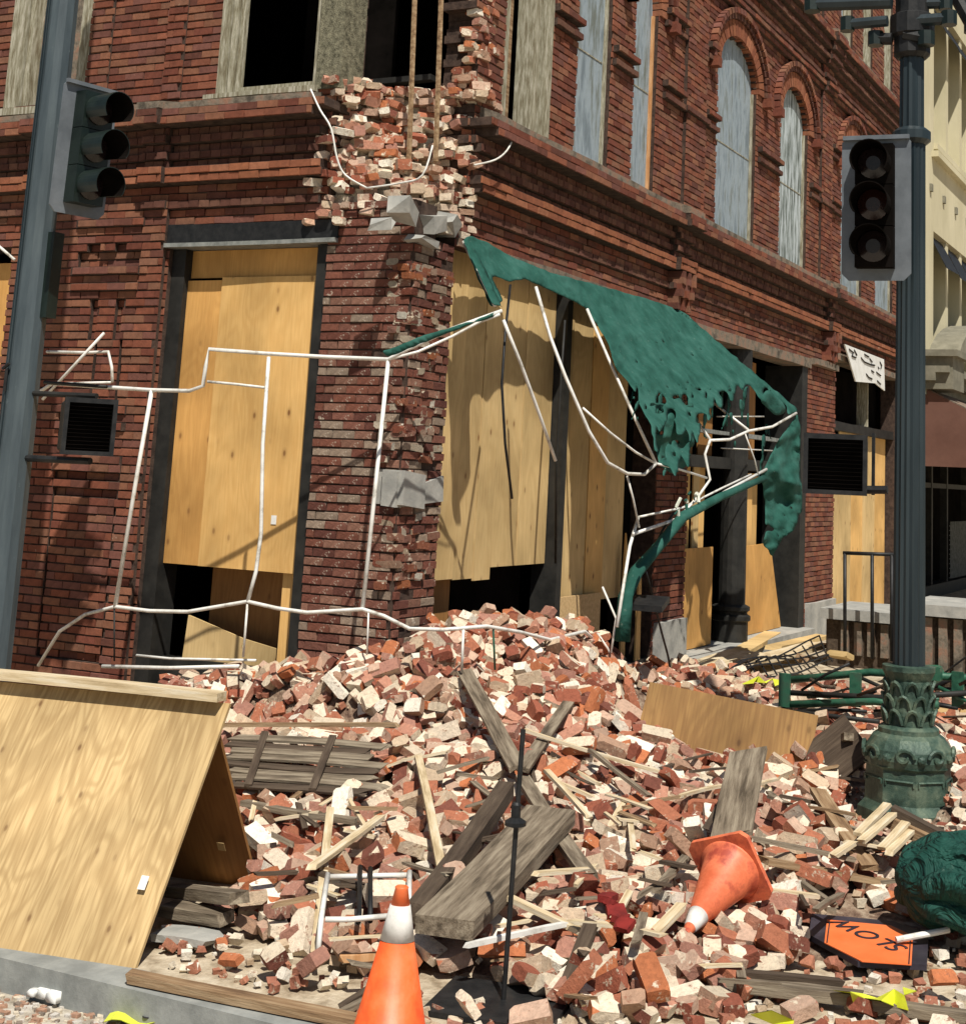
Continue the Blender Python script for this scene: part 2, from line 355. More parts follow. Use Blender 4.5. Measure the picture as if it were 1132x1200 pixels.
def fill(face, u0, u1, z0, z1, d=0.0, ops=(), pal='n', jit=.007, miss=0.0, back=-.35, ln=.205, joint=.012, depth=None, uj=0, body=True):
    k0 = round(z0/CH); k1 = round(z1/CH)
    for k in range(k0, k1):
        za, zb = k*CH, (k+1)*CH; zm = (za+zb)/2; iv = [(u0, u1)]
        for o in ops:
            r = o(zm)
            if r: iv = clip(iv, r[0], r[1])
        for (a, b_) in iv:
            if b_-a < .02: continue
            if body: fbox(BK, face, a+.004, b_-.004, za, zb, back, d-.015)
            u = a-random.random()*.02-(ln/2 if k % 2 else 0)-(a % ln)
            while u < b_:
                s, e = max(u, a), min(u+ln-joint*.55, b_); u += ln
                if e-s < .03: continue
                if random.random() < miss: continue
                dd = d+random.uniform(-jit, jit)
                BR.append((face, s+random.uniform(0, uj), e-random.uniform(0, uj), za+joint*.45, zb-joint*.45, dd, tone(pal), 1 if pal in 'pc' else 0, d))
def rect(a, b, z0, z1): return lambda z: (a, b) if z0 < z < z1 else None
def arch(a, b, z0, zs, zc):
    def f(z):
        if z < z0 or z > zc: return None
        if z <= zs: return (a, b)
        q = sqrt(max(0, 1-((z-zs)/(zc-zs))**2)); m, h = (a+b)/2, (b-a)/2
        return (m-h*q, m+h*q)
    return f
rr = random.Random(3)
def ragged(a, b, z0, z1, fa=0, fb=0, seed=1):
    def f(z):
        if z < z0 or z > z1: return None
        n = noise.noise((z*9.1, seed, 0)); n2 = noise.noise((z*15.3, seed+9, 0))
        return (a+fa*n, b+fb*n2)
    return f
# ---- openings
WR = [(12.5, 13.3), (13.9, 14.55), (16.52, 18.04), (19.1, 20.45), (22.35, 23.7), (24.6, 25.9)]     # tall arched windows on the right face
ZS, ZC, ZSILL = 7.2, 7.74, 5.19
opsR = [arch(a, b, ZSILL, ZS, ZC) for a, b in WR]
opsR += [rect(11.0, 11.9, 5.19, 8.2)]
W2 = [(16.6, 17.6), (18.6, 19.6), (22.2, 22.95), (23.6, 24.3), (25.1, 25.8)]
opsR += [rect(a, b, 9.15, 11.6) for a, b in W2]
opsR += [ragged(9.0, 10.56, 5.15, 12.6, 0, .16, 4), ragged(9.0, 10.5, 4.2, 5.15, 0, .16, 5)]
shopR = [rect(10.34, 14.93, 0, 3.95), rect(15.88, 20.62, 0, 3.88), rect(22.15, 26.5, 0, 4.12)]
opsL = [rect(7.05, 8.09, 5.19, 8.2), rect(9.56, 10.56, 5.25, 8.2), ragged(5.0, 6.8, 5.15, 12.6, 0, .10, 6), ragged(5.0, 6.82, 4.2, 5.15, 0, .2, 7)]
shopL = [rect(6.82, 8.44, 0, 4.05), rect(10.25, 12.6, 0, 3.9)]
TOP = 12.6
# ---- right face
fill('R', 9.72, 10.34, 0, 3.92, 0, (), 'p', .012, .04, uj=.02)
fill('R', 10.34, 27.3, .0, TOP, 0, opsR+shopR, 'n')
# ---- left face
fill('L', 6.02, 6.82, 0, 4.2, 0, (), 'p', .007, .015)
fill('L', 6.82, 13.0, 0, TOP, 0, opsL+shopL, 'n')
# left pilaster with sunk panels and slots
pl_ops = [rect(8.72, 9.42, .45, 2.02), rect(9.12, 9.20, 3.1, 3.44), rect(8.84, 8.93, 3.1, 3.44), rect(8.70, 9.40, 3.72, 3.84), rect(8.86, 9.0, 3.84, 3.94), rect(9.15, 9.3, 3.84, 3.94), rect(9.08, 9.12, 2.6, 3.1), rect(8.8, 8.84, 2.4, 3.1)]
fill('L', 8.46, 10.04, 0, 4.24, .055, pl_ops, 'n', back=.0)
fill('L', 8.74, 9.40, .49, 1.75, .045, (), 'n', back=0)
for z0, z1, d in ((1.82, 1.89, .06), (1.96, 2.1, .085), (2.31, 2.38, .09), (2.45, 2.52, .08), (3.5, 3.57, .085), (3.64, 3.71, .10), (4.06, 4.13, .09)):
    fill('L', 8.68, 9.44, z0, z1, d, (), 'n', back=.04)
fill('L', 8.46, 8.66, 5.19, 8.0, .03, (), 'n', back=0)
fill('L', 9.3, 9.56, 5.19, 8.0, .03, (), 'n', back=0)
# ---- cornice between the storeys, one course at a time
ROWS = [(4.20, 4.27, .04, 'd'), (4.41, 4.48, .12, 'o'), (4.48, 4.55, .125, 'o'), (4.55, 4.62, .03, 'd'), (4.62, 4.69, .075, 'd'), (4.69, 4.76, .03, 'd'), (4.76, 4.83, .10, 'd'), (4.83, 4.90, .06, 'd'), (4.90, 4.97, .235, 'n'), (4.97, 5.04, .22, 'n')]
def cornice(face, u0, u1, add=0, ops=()):
    for z0, z1, d, p in ROWS:
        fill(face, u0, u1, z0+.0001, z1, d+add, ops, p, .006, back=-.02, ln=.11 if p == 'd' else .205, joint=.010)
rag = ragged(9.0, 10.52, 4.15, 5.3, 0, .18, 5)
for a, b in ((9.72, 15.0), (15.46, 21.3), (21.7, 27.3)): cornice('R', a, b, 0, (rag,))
for a, b in ((15.0, 15.46), (21.3, 21.7)): cornice('R', a, b, .07)
ragL = ragged(5.0, 6.86, 4.15, 5.3, 0, .2, 7)
cornice('L', 5.8, 8.46, 0, (ragL,)); cornice('L', 8.46, 8.72, .055); cornice('L', 8.72, 9.8, .02); cornice('L', 9.8, 10.04, .055); cornice('L', 10.04, 13)
# pilasters, string courses and hood moulds of the upper storey
for a, b in ((15.36, 16.0), (21.05, 21.6), (26.6, 27.25)):
    fill('R', a, b, 5.2, 12.5, .055, (), 'n', back=-.01)
    fill('R', a-.06, b+.06, 6.30, 6.37, .09, (), 'd', back=0)
for a, b in ((11.92, 12.48), (13.32, 13.88), (14.7, 15.3), (16.05, 16.45), (18.1, 19.05), (20.52, 21.0), (21.65, 22.3), (23.75, 24.55)):
    fill('R', a, b, 6.30, 6.37, .06, (), 'd', back=0); fill('R', a, b, 6.44, 6.51, .085, (), 'n', back=0)
for a, b in ((14.7, 15.3), (16.05, 16.3), (20.8, 21.0), (21.65, 22.1)):
    fill('R', a, b, 7.14, 7.21, .06, (), 'd', back=0); fill('R', a, b, 7.28, 7.35, .10, (), 'n', back=0)
for a, b in ((12.48, 12.5),): pass
for z0, z1, d, p in ((8.05, 8.12, .06, 'n'), (8.12, 8.19, .10, 'n'), (8.26, 8.33, .05, 'd'), (8.47, 8.54, .08, 'd'), (8.54, 8.61, .14, 'd'), (8.61, 8.68, .10, 'd'), (8.68, 8.75, .18, 'd'), (8.75, 8.82, .15, 'd'), (8.82, 8.89, .24, 'n'), (8.89, 8.96, .22, 'n')):
    fill('R', 10.8, 27.3, z0+.0001, z1, d, (rect(15.36, 16.0, 0, 20), rect(21.05, 21.6, 0, 20)), p, back=-.02)
    for a, b in ((15.36, 16.0), (21.05, 21.6)): fill('R', a, b, z0+.0001, z1, d+.06, (), p, back=-.02)
VO = MB()                    # voussoirs and hood moulds, laid radially
def ring(face, a, b, zs, zc, r0, r1, d0, d1, n, pal, ends=0):
    m, h, v = (a+b)/2, (b-a)/2, zc-zs
    for i in range(n):
        t0, t1 = pi*i/n+.012, pi*(i+1)/n-.012
        q = [(m+(h+r)*cos(t), zs+(v+r)*sin(t)) for r, t in ((r0, t0), (r1, t0), (r1, t1), (r0, t1))]
        dd = d1+random.uniform(-.004, .004)
        P = [pt(face, u, z, d0) for u, z in q]+[pt(face, u, z, dd) for u, z in q]
        VO.add(P, BF, tone(pal))
for i, (a, b) in enumerate(WR):
    ring('R', a, b, ZS, ZC, .0, .21, -.2, .022, 22, 'o')
    ring('R', a, b, ZS, ZC, .22, .29, -.1, .05, 26, 'd')
    ring('R', a, b, ZS, ZC, .29, .36, -.1, .085, 28, 'n')
    for s in (a-.36, b+.22): fbox(VO, 'R', s, s+.14, ZS-.12, ZS, -.05, .12, tone('n'))
# ---- the building thing
BLD = thing('brick_building', 'red brick corner building with a collapsed upper corner and boarded shopfronts', 'building', (X0, Y0, 0))
wall = BK.build('wall', M['mortar'], BLD)
def brickmesh(mb, b, org=Vector((0, 0, 0))):
    face, a, e, z0, z1, d, col, mi, dn = b
    c = .0025; ji = lambda: random.uniform(-.003, .003)
    dk = -.014+dn
    P = []
    for dd, s in ((dk, 0), (d, c)):
        for u, z in ((a+s, z0+s), (e-s, z0+s), (e-s, z1-s), (a+s, z1-s)):
            P.append(pt(face, u+(ji() if s else 0), z+(ji() if s else 0), dd)-org)
    F = [(4, 5, 6, 7), (0, 1, 5, 4), (1, 2, 6, 5), (2, 3, 7, 6), (3, 0, 4, 7)]
    if face == 'L': F = [f[::-1] for f in F]
    mb.add(P, F, col, mi)
def score(b):
    face, a, e, z0, z1, d = b[:6]; c = pt(face, (a+e)/2, (z0+z1)/2, d); x, y = proj(c)
    if not (5 < x < 1125 and 5 < y < 1190): return 0
    if y < 760 and face == 'L' and x < 62-(y-300)*.09+12: return 0      # behind the pole
    if 62 < x < 155 and 75 < y < 275: return 0
    p, q = proj(pt(face, a, z0, d)), proj(pt(face, e, z1, d))
    if c.z < .85: return 0
    return abs(p[0]-q[0])*abs(p[1]-q[1])
BR.sort(key=score, reverse=True)
for b in BR[:300]:
    o = pt(b[0], (b[1]+b[2])/2, (b[3]+b[4])/2, b[5]); mb = MB(); brickmesh(mb, b, o)
    mb.build('brick', [M['brick'], M['rough_brick']], wall, Matrix.Translation(o))
mb = MB()
for b in BR[300:]: brickmesh(mb, b)
o = mb.build('brick_courses', [M['brick'], M['rough_brick']], wall); tag(o, kind='stuff')
o = VO.build('arch_bricks', M['brick'], wall, recalc=True); tag(o, kind='stuff')
# sills and weathered ledges
def part(name, face, u0, u1, z0, z1, d0, d1, m, parent=BLD, slope=0):
    b = MB(); n = max(1, int((u1-u0)/.45)); V = []; F = []
    for i in range(n+1):
        u = u0+(u1-u0)*i/n; j = random.uniform(-.012, .012)
        V += [pt(face, u, z0, d0), pt(face, u, z0+random.uniform(-.004, .004), d1+j), pt(face, u, z1-slope+random.uniform(-.008, .008), d1+j), pt(face, u, z1, d0)]
    for i in range(n):
        for k in range(4): F.append((4*i+k, 4*i+(k+1) % 4, 4*i+4+(k+1) % 4, 4*i+4+k))
    F += [(3, 2, 1, 0), (4*n, 4*n+1, 4*n+2, 4*n+3)]
    b.add(V, F); return b.build(name, m, parent, recalc=True)
for f, a, b in (('R', 10.62, 15.0), ('R', 15.46, 21.3), ('R', 21.7, 27.3)):
    part('ledge', f, a, b, 5.04, 5.19, -.03, .20, M['ledge'], slope=.09)
for a, b in ((15.0, 15.46), (21.3, 21.7)): part('ledge', 'R', a, b, 5.04, 5.21, -.03, .28, M['ledge'], slope=.1)
part('ledge', 'L', 6.98, 8.46, 5.04, 5.14, -.03, .20, M['ledge'], slope=.05)
part('ledge', 'L', 8.46, 8.72, 5.04, 5.16, -.03, .26, M['ledge'], slope=.06)
part('ledge', 'L', 8.72, 13.0, 5.04, 5.15, -.03, .21, M['ledge'], slope=.05)
part('window_sill', 'L', 7.02, 8.16, 5.14, 5.20, -.2, .07, M['oldpaint'], slope=.02)
part('window_sill', 'L', 9.5, 10.62, 5.15, 5.24, -.2, .07, M['oldpaint'], slope=.02)
for a, b in ((15.36, 16.0), (21.05, 21.6)):
    c = part('ledge', 'R', a, b, 8.96, 9.05, -.03, .28, M['ledge'], slope=.05)
part('ledge', 'R', 10.8, 27.3, 8.96, 9.04, -.03, .2, M['ledge'], slope=.05)
# steel beam over the left shopfront, concrete lintels over the right ones
part('steel_beam', 'L', 6.72, 8.45, 3.90, 4.06, -.3, .02, M['blackmetal'])
part('beam_lip', 'L', 6.72, 8.45, 3.865, 3.90, -.3, .05, M['steelgrey'])
part('lintel', 'R', 10.36, 14.98, 3.93, 4.0, -.3, .02, M['ledge'])
part('lintel', 'R', 15.8, 20.7, 3.80, 3.93, -.3, .03, M['ledge'])
part('lintel', 'R', 22.1, 26.5, 4.06, 4.16, -.3, .03, M['ledge'])
part('pier_base', 'R', 14.98, 15.86, 0, .60, -.2, .05, M['stone'])
part('pier_base', 'R', 20.66, 22.12, 0, .48, -.2, .05, M['stone'])
part('pier_cap', 'R', 20.75, 22.0, 3.86, 3.98, -.2, .09, M['ledge'], slope=.03)
part('doorstep', 'R', 15.88, 20.62, 0, .17, -.6, .18, M['stone'])
part('kick_plate', 'R', 10.34, 14.93, 0, .25, -.25, -.02, M['darkframe'])
# stone band across the front of the corner pier, cracked
b = MB(); b.add(*[(lambda V: (V, BF))([pt('R', 9.69, 1.83, -.2), pt('R', 10.02, 1.80, -.2), pt('R', 10.02, 2.06, -.2), pt('R', 9.69, 2.09, -.2), pt('R', 9.69, 1.83, .05), pt('R', 10.02, 1.80, .045), pt('R', 10.02, 2.06, .04), pt('R', 9.69, 2.09, .05)])][0])
b.build('stone_block', M['stone'], BLD, recalc=True)
b = MB(); b.add([pt('R', 10.03, 1.84, -.2), pt('R', 10.33, 1.86, -.2), pt('R', 10.33, 2.07, -.2), pt('R', 10.03, 2.05, -.2), pt('R', 10.03, 1.84, .03), pt('R', 10.33, 1.86, .028), pt('R', 10.33, 2.06, .02), pt('R', 10.03, 2.0, .03)], BF)
b.build('stone_block', M['stone'], BLD, recalc=True)
b = MB(); b.box((X0-.04, 6.0, 1.81), (.2, 0, 0), (0, .13, .01), (0, 0, .27)); b.build('stone_block', M['stone'], BLD)
# broken stones over the pier
for (px, py, w_, h_, an) in ((478, 248, .26, .15, .25), (512, 262, .30, .20, -.3), (500, 282, .42, .08, .08), (532, 262, .20, .16, .5), (455, 262, .16, .10, -.5)):
    P = at(px, py, 1, 5.96); b = MB(); hw, hh = w_/2, h_/2
    V = [Vector((sx*hw*random.uniform(.5, 1.1), sy*.10*random.uniform(.6, 1.1), sz*hh*random.uniform(.35, 1.15))) for sz in (-1, 1) for sx, sy in ((-1, -1), (1, -1), (1, 1), (-1, 1))]
    b.add(V, BF); b.build('corner_stone', M['stone'], BLD, Matrix.Translation((P.x, 6.02, P.z)) @ Matrix.Rotation(an, 4, 'Y') @ Matrix.Rotation(.25, 4, 'Z'), recalc=True)
# carved bracket under the break in the cornice
for u in (15.05, 21.35):
    b = MB(); prof = [(4.40, .17), (4.33, .19), (4.26, .15), (4.20, .17), (4.12, .12), (4.05, .13), (3.98, .07), (3.93, .05)]
    for i in range(len(prof)-1):
        (za, da), (zb, db) = prof[i], prof[i+1]
        n = 5
        for k in range(n):
            a = u+.42*k/n; fbox(b, 'R', a+.004, a+.42/n-.004, zb, za, -.01, max(da, db)-(.03 if k % 2 else 0), tone('n'))
    b.build('carved_bracket', M['brick'], BLD)
# hull behind the walls: near-black, so the rooms' shade is in the colour
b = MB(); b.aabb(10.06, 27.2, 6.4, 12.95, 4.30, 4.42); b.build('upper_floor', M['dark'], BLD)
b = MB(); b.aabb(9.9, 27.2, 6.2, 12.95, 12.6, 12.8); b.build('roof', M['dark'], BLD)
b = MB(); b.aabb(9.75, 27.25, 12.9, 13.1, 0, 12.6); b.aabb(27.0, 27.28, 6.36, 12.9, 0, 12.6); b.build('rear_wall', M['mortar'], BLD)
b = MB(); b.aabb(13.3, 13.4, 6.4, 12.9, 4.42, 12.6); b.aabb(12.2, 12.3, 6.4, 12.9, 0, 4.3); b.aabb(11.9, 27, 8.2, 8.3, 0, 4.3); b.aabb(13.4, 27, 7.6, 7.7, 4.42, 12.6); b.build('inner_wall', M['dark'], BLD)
# ---- the collapsed corner: terraces of torn brickwork
CORE = MB(); random.seed(21)
def edge(z):
    t = min(1, max(0, (z-4.1)/1.05)); t = t**.8
    A = Vector((X0+.0, 6.90-.06*sin(z*20), z)); B = Vector((10.62+.08*sin(z*17), Y0+.0, z))
    C = Vector((X0-.04, Y0-.04, z)).lerp(Vector((10.45, 6.9, z)), t)
    return A, C, B
def bez(A, C, B, s): return A*(1-s)**2+C*2*s*(1-s)+B*s*s
z = 4.0; lvl = 0; TB = []
while z < 5.24:
    A, C, B = edge(z); n = 14
    path = [bez(A, C, B, i/n) for i in range(n+1)]
    poly = path+[Vector((10.75, 6.5, z)), Vector((10.6, 7.0, z))]
    poly = [Vector((p.x+random.uniform(-.015, .015)+.05, p.y+random.uniform(-.015, .015)+.04, p.z)) for p in poly[:n+1]]+poly[n+1:]
    CORE.prism(poly, (0, 0, .066))
    ln = 0; s = random.uniform(0, .06)
    while s < 1:
        P = bez(A, C, B, s); Q = bez(A, C, B, min(1, s+.02)); d = Q-P; step = random.uniform(.10, .2)
        s += step/max(1.2, (B-A).length)
        TB.append((P, math.atan2(d.y, d.x)+random.gauss(0, .45), z))
    z += .068; lvl += 1
o = CORE.build('broken_wall_core', M['core'], BLD, recalc=True)
# ---- brick lumps (shared by the collapse and the heap)
def lump(l, w_, h, mortar, seed):
    """a brick or piece of one: chipped corners, each face its own colour"""
    r = random.Random(seed); V = []; F = []; cols = []
    sg = [(-1, -1, -1), (1, -1, -1), (1, 1, -1), (-1, 1, -1), (-1, -1, 1), (1, -1, 1), (1, 1, 1), (-1, 1, 1)]
    P = [Vector((x*l/2*r.uniform(.88, 1), y*w_/2*r.uniform(.88, 1), z*h/2*r.uniform(.86, 1))) for x, y, z in sg]
    mb = MB(); base = r.choice([(.34, .11, .065), (.40, .15, .085), (.25, .08, .05), (.45, .22, .15), (.18, .065, .045), (.38, .19, .14), (.46, .16, .07), (.40, .25, .17)])
    mc = r.choice([(.66, .56, .42), (.80, .74, .62), (.52, .40, .28), (.74, .63, .49), (.50, .34, .25)])
    adj = {i: [] for i in range(8)}
    for f in BF:
        for k in range(4):
            a, b2 = f[k], f[(k+1) % 4]
            if b2 not in adj[a]: adj[a].append(b2)
            if a not in adj[b2]: adj[b2].append(a)
    cut = {i: r.uniform(.12, .38) if r.random() < .55 else .06 for i in range(8)}
    idx = {}; V = []
    for i in range(8):
        for j in adj[i]:
            t = cut[i]*min(1, .05/max(.02, (P[j]-P[i]).length)) if cut[i] < .1 else cut[i]*min(1, .09/(P[j]-P[i]).length)
            idx[(i, j)] = len(V); V.append(P[i].lerp(P[j], t))
    for fi, f in enumerate(BF):
        g = []
        for k in range(4):
            a, p_, n_ = f[k], f[k-1], f[(k+1) % 4]; g += [idx[(a, p_)], idx[(a, n_)]]
        F.append(g); v = r.uniform(.85, 1.15)
        cols.append(tuple(x*v for x in (mc if r.random() < mortar*(1.25 if fi in (0, 1) else .7) else base)))
    for i in range(8):
        n0 = P[i].normalized(); a, b2, c = [idx[(i, j)] for j in adj[i]]
        if (V[b2]-V[a]).cross(V[c]-V[a]).dot(n0) < 0: b2, c = c, b2
        F.append((a, b2, c)); cols.append(mc if r.random() < .3 else tuple(x*1.1 for x in base))
    return V, F, cols
LUMPS = []; LM = []
for i in range(60):
    t = i % 10; r = random.Random(i)
    l = .2 if t < 3 else (r.uniform(.08, .15) if t < 8 else r.uniform(.16, .22)); w_ = .095 if t < 8 else r.uniform(.10, .14); h = .060 if t < 8 else r.choice([.06, .09])
    V, F, c = lump(l, w_, h, (.0, .3, .55, .95)[i % 4 if t < 8 else 2+i % 2], i)
    mb = MB(); mb.add(V, F, cols=c); LUMPS.append((V, F, c)); LM.append(mb.mesh('loose_brick', M['loose']))
# torn bricks of the corner, as parts
tb = MB()
for n, (P, a, z) in enumerate(TB):
    k = random.choice([i for i in range(60) if i % 10 < 8 and i % 4]); V, F, c = LUMPS[k]
    t = Matrix.Translation(P+Vector((random.uniform(-.03, .05), random.uniform(-.03, .05), .034))) @ Matrix.Rotation(a+(pi/2 if random.random() < .5 else 0), 4, 'Z') @ Matrix.Rotation(random.gauss(0, .16), 4, 'X') @ Matrix.Rotation(random.gauss(0, .1), 4, 'Y') @ Matrix.Scale(random.uniform(.75, 1.15), 4)
    if random.random() < .12: continue
    tb.add([t @ v for v in V], F, cols=[tuple(.55*x+.45*y for x, y in zip(cc, (.72, .64, .50))) if random.random() < .6 else cc for cc in c])
for n in range(420):          # tumbled on top of the break
    s = random.random(); z = random.uniform(4.3, 5.3); A, C, B = edge(min(z, 5.2)); P = bez(A, C, B, s)
    P = P+Vector((.12, .10, 0))*random.uniform(-.7, 1.6); P.z = z+random.uniform(0, .05)
    V, F, c = LUMPS[random.randrange(60)]
    t = Matrix.Translation(P) @ Matrix.Rotation(random.uniform(0, 6.28), 4, 'Z') @ Matrix.Rotation(random.uniform(-.5, .5), 4, 'X')
    tb.add([t @ v for v in V], F, cols=c)
for n in range(170):          # stump of the wall at the right edge of the break
    z = 5.2+random.random()**1.3*1.3; P = Vector((10.62+random.uniform(-.14, .32)*(1-.4*(z-5.2)), 6.02+random.uniform(0, .16), z))
    V, F, c = LUMPS[random.choice([i for i in range(60) if i % 10 < 8])]
    t = Matrix.Translation(P) @ Matrix.Rotation(random.choice([0, pi/2])+random.uniform(-.3, .3), 4, 'Z') @ Matrix.Rotation(random.uniform(-.12, .12), 4, 'X')
    tb.add([t @ v for v in V], F, cols=c)
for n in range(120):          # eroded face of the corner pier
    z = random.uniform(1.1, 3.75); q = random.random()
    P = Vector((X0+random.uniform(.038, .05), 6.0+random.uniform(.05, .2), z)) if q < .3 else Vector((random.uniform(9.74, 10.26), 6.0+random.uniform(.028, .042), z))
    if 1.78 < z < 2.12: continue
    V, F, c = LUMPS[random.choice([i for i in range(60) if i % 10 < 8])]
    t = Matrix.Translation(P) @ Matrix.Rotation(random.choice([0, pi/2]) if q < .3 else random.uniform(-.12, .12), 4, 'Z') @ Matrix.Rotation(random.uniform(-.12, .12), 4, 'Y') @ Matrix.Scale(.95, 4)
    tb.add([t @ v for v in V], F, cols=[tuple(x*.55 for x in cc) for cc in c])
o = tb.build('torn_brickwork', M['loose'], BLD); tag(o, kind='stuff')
# ---- windows of the right face: boards set back in arched openings
def archpoly(a, b, z0, zs, zc, n=12):
    m, h = (a+b)/2, (b-a)/2
    return [(a, z0), (b, z0)]+[(m+h*cos(pi*i/n), zs+(zc-zs)*sin(pi*i/n)) for i in range(n+1)]
for i, (a, b) in enumerate(WR):
    m = M['boards'] if i != 3 else M['boards2']
    bb = MB(); q = archpoly(a-.01, b+.01, ZSILL-.01, ZS, ZC+.01); bb.prism([pt('R', u, z, -.09) for u, z in q], (0, .03, 0))
    fr = MB()
    fbox(fr, 'R', a, a+.03, ZSILL, ZS, -.10, -.06); fbox(fr, 'R', b-.03, b, ZSILL, ZS, -.10, -.055); fbox(fr, 'R', a+.05, b-.05, ZSILL, ZSILL+.04, -.115, -.06)
    win = fr.build('window', M['orangewood'] if i == 1 else M['oldpaint'], BLD)
    bo = bb.build('window_board', m, win, recalc=True)
    nb = 2
    for k in range(1, nb):
        z = ZSILL+(ZS-ZSILL)*k/nb+.1; s = MB(); fbox(s, 'R', a+.051, b-.051, z, z+.012, -.089, -.083); s.build('board_joint', M['oldpaint'], win)
for a, b in W2:
    fr = MB(); fbox(fr, 'R', a, b, 9.15, 9.22, -.2, -.05); fbox(fr, 'R', a, a+.06, 9.22, 11.6, -.2, -.05); fbox(fr, 'R', b-.06, b, 9.22, 11.6, -.2, -.05)
    win = fr.build('window', M['oldpaint'], BLD); s = MB(); fbox(s, 'R', a+.06, b-.06, 9.22, 11.6, -.19, -.17); s.build('window_board', M['boards'], win)
# broken window by the collapse on the right face, with bare jambs
fr = MB()
fbox(fr, 'R', 11.0, 11.10, 5.19, 8.2, -.25, -.02); fbox(fr, 'R', 11.62, 11.74, 5.19, 8.2, -.22, -.04); fbox(fr, 'R', 11.82, 11.9, 5.19, 8.2, -.2, .02)
win = fr.build('window', M['oldpaint'], BLD)
s = MB(); fbox(s, 'R', 11.14, 11.34, 5.19, 8.2, -.2, -.12); s.build('sash', M['brownwood'], win)
s = MB(); fbox(s, 'R', 11.38, 11.82, 5.19, 8.2, -.64, -.60); s.build('pane', M['dark'], win)  # no glass: near-black sheet set deep, painting the room's shade
# left face windows
fr = MB()
for a, b, d in ((8.01, 8.09, .0), (7.94, 7.995, -.03), (7.88, 7.925, -.05), (7.05, 7.10, -.02)): fbox(fr, 'L', a, b, 5.20, 8.2, -.10, d)
fbox(fr, 'L', 7.10, 7.88, 5.20, 5.25, -.12, -.04)
win = fr.build('window', M['oldpaint'], BLD)
s = MB(); fbox(s, 'L', 7.07, 8.05, 5.2, 8.2, -1.2, -1.15); s.build('shade_backing', M['dark'], win)  # added near-black sheet: shade of the room behind, put into colour
fr = MB()
for a, b, d in ((9.56, 9.68, .0), (10.42, 10.56, .0), (9.70, 9.76, -.06), (10.34, 10.40, -.06)): fbox(fr, 'L', a, b, 5.24, 8.2, -.22, d)
win = fr.build('window', M['oldpaint'], BLD)
s = MB(); fbox(s, 'L', 9.68, 10.42, 5.24, 8.2, -.2, -.17); s.build('window_board', M['ledge'], win)
# post beside the break and the bare studs inside it
b = MB(); fbox(b, 'L', 6.80, 7.04, 5.16, 12.5, -.3, .02); b.build('corner_post', M['pebble'], BLD)
for x0, x1, dd in ((421, 428, .35), (483, 489, .4), (514, 519, .45)):
    P = at(x0, 40, 0, X0+dd); T = at(x0-4 if x0 < 430 else x0, 130, 0, X0+dd); b = MB()
    b.tube([(P.x, T.y, 4.6), (P.x, P.y, 6.1), (P.x, P.y, 8.0)], .024, 6); b.build('stud', M['brownwood'], BLD)
b = MB(); P = at(420, 110, 0, X0+.9); b.aabb(P.x, P.x+.1, 6.5, P.y, 5.45, 5.5); b.build('inner_rail', M['darkframe'], BLD)
# stone corbel bits below the break, hanging cables
def cable(name, pxs, ax, vals, r, m, parent, label=None):
    pts = [at(px, py, ax, v) for (px, py), v in zip(pxs, vals)]
    P = []
    for i in range(len(pts)-1):
        a, b2 = pts[i], pts[i+1]; p0 = pts[max(0, i-1)]; p3 = pts[min(len(pts)-1, i+2)]
        for k in range(4):
            t = k/4; P.append(.5*((2*a)+(b2-p0)*t+(2*p0-5*a+4*b2-p3)*t*t+(3*a-p0-3*b2+p3)*t**3))
    P.append(pts[-1]); b = MB(); b.tube(P, r, 6); return b.build(name, m, parent, smooth=True)
cable('hanging_cable', [(364, 104), (375, 128), (388, 150), (395, 185), (405, 205), (430, 220)], 0, [9.48, 9.47, 9.47, 9.5, 9.55, 9.6], .008, M['tube'], BLD)
cable('hanging_cable', [(602, 160), (594, 176), (580, 187), (556, 193)], 1, [5.80, 5.78, 5.78, 5.85], .008, M['tube'], BLD)
cable('hanging_cable', [(430, 220), (470, 214), (495, 205), (507, 170)], 0, [9.6, 9.62, 9.65, 9.72], .008, M['tube'], BLD)
# ---- shopfront of the left face
def Lsheet(name, a, b, z0, z1, d, m, th=.018, parent=BLD, warp=0, poly=None):
    return sheet(name, (X0-d, b, z0), (0, -1, 0), (0, 0, 1), b-a, z1-z0, th, m, parent, poly, warp)
def Rsheet(name, a, b, z0, z1, d, m, th=.018, parent=BLD, warp=0, poly=None):
    o = sheet(name, (a, Y0-d, z0), (1, 0, 0), (0, 0, 1), b-a, z1-z0, th, m, parent, poly, warp); return o
b = MB(); fbox(b, 'L', 8.30, 8.44, 0, 3.86, -.3, -.06); fbox(b, 'L', 6.82, 6.93, 0, 3.86, -.3, -.03); fbox(b, 'L', 6.93, 8.3, .0, .5, -.3, -.2)
b.build('shopfront_frame', M['darkframe'], BLD)
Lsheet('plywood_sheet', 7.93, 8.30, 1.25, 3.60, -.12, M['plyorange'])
Lsheet('plywood_sheet', 6.94, 7.925, 1.25, 3.62, -.10, M['ply'])
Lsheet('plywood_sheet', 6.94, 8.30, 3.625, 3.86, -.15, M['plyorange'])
Lsheet('plywood_sheet', 6.9, 7.12, .3, 1.26, -.16, M['ply'], th=.012)
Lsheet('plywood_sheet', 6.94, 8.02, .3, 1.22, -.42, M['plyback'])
Lsheet('plywood_sheet', 7.0, 8.14, .2, .80, -.24, M['plypale'], poly=[(0, 0), (1.14, 0), (1.14, .42), (.62, .50), (.05, .64)])
for u, z in ((7.18, 1.62),):
    Lsheet('paper_tag', u, u+.05, z, z+.07, -.094, M['paper'], .003)
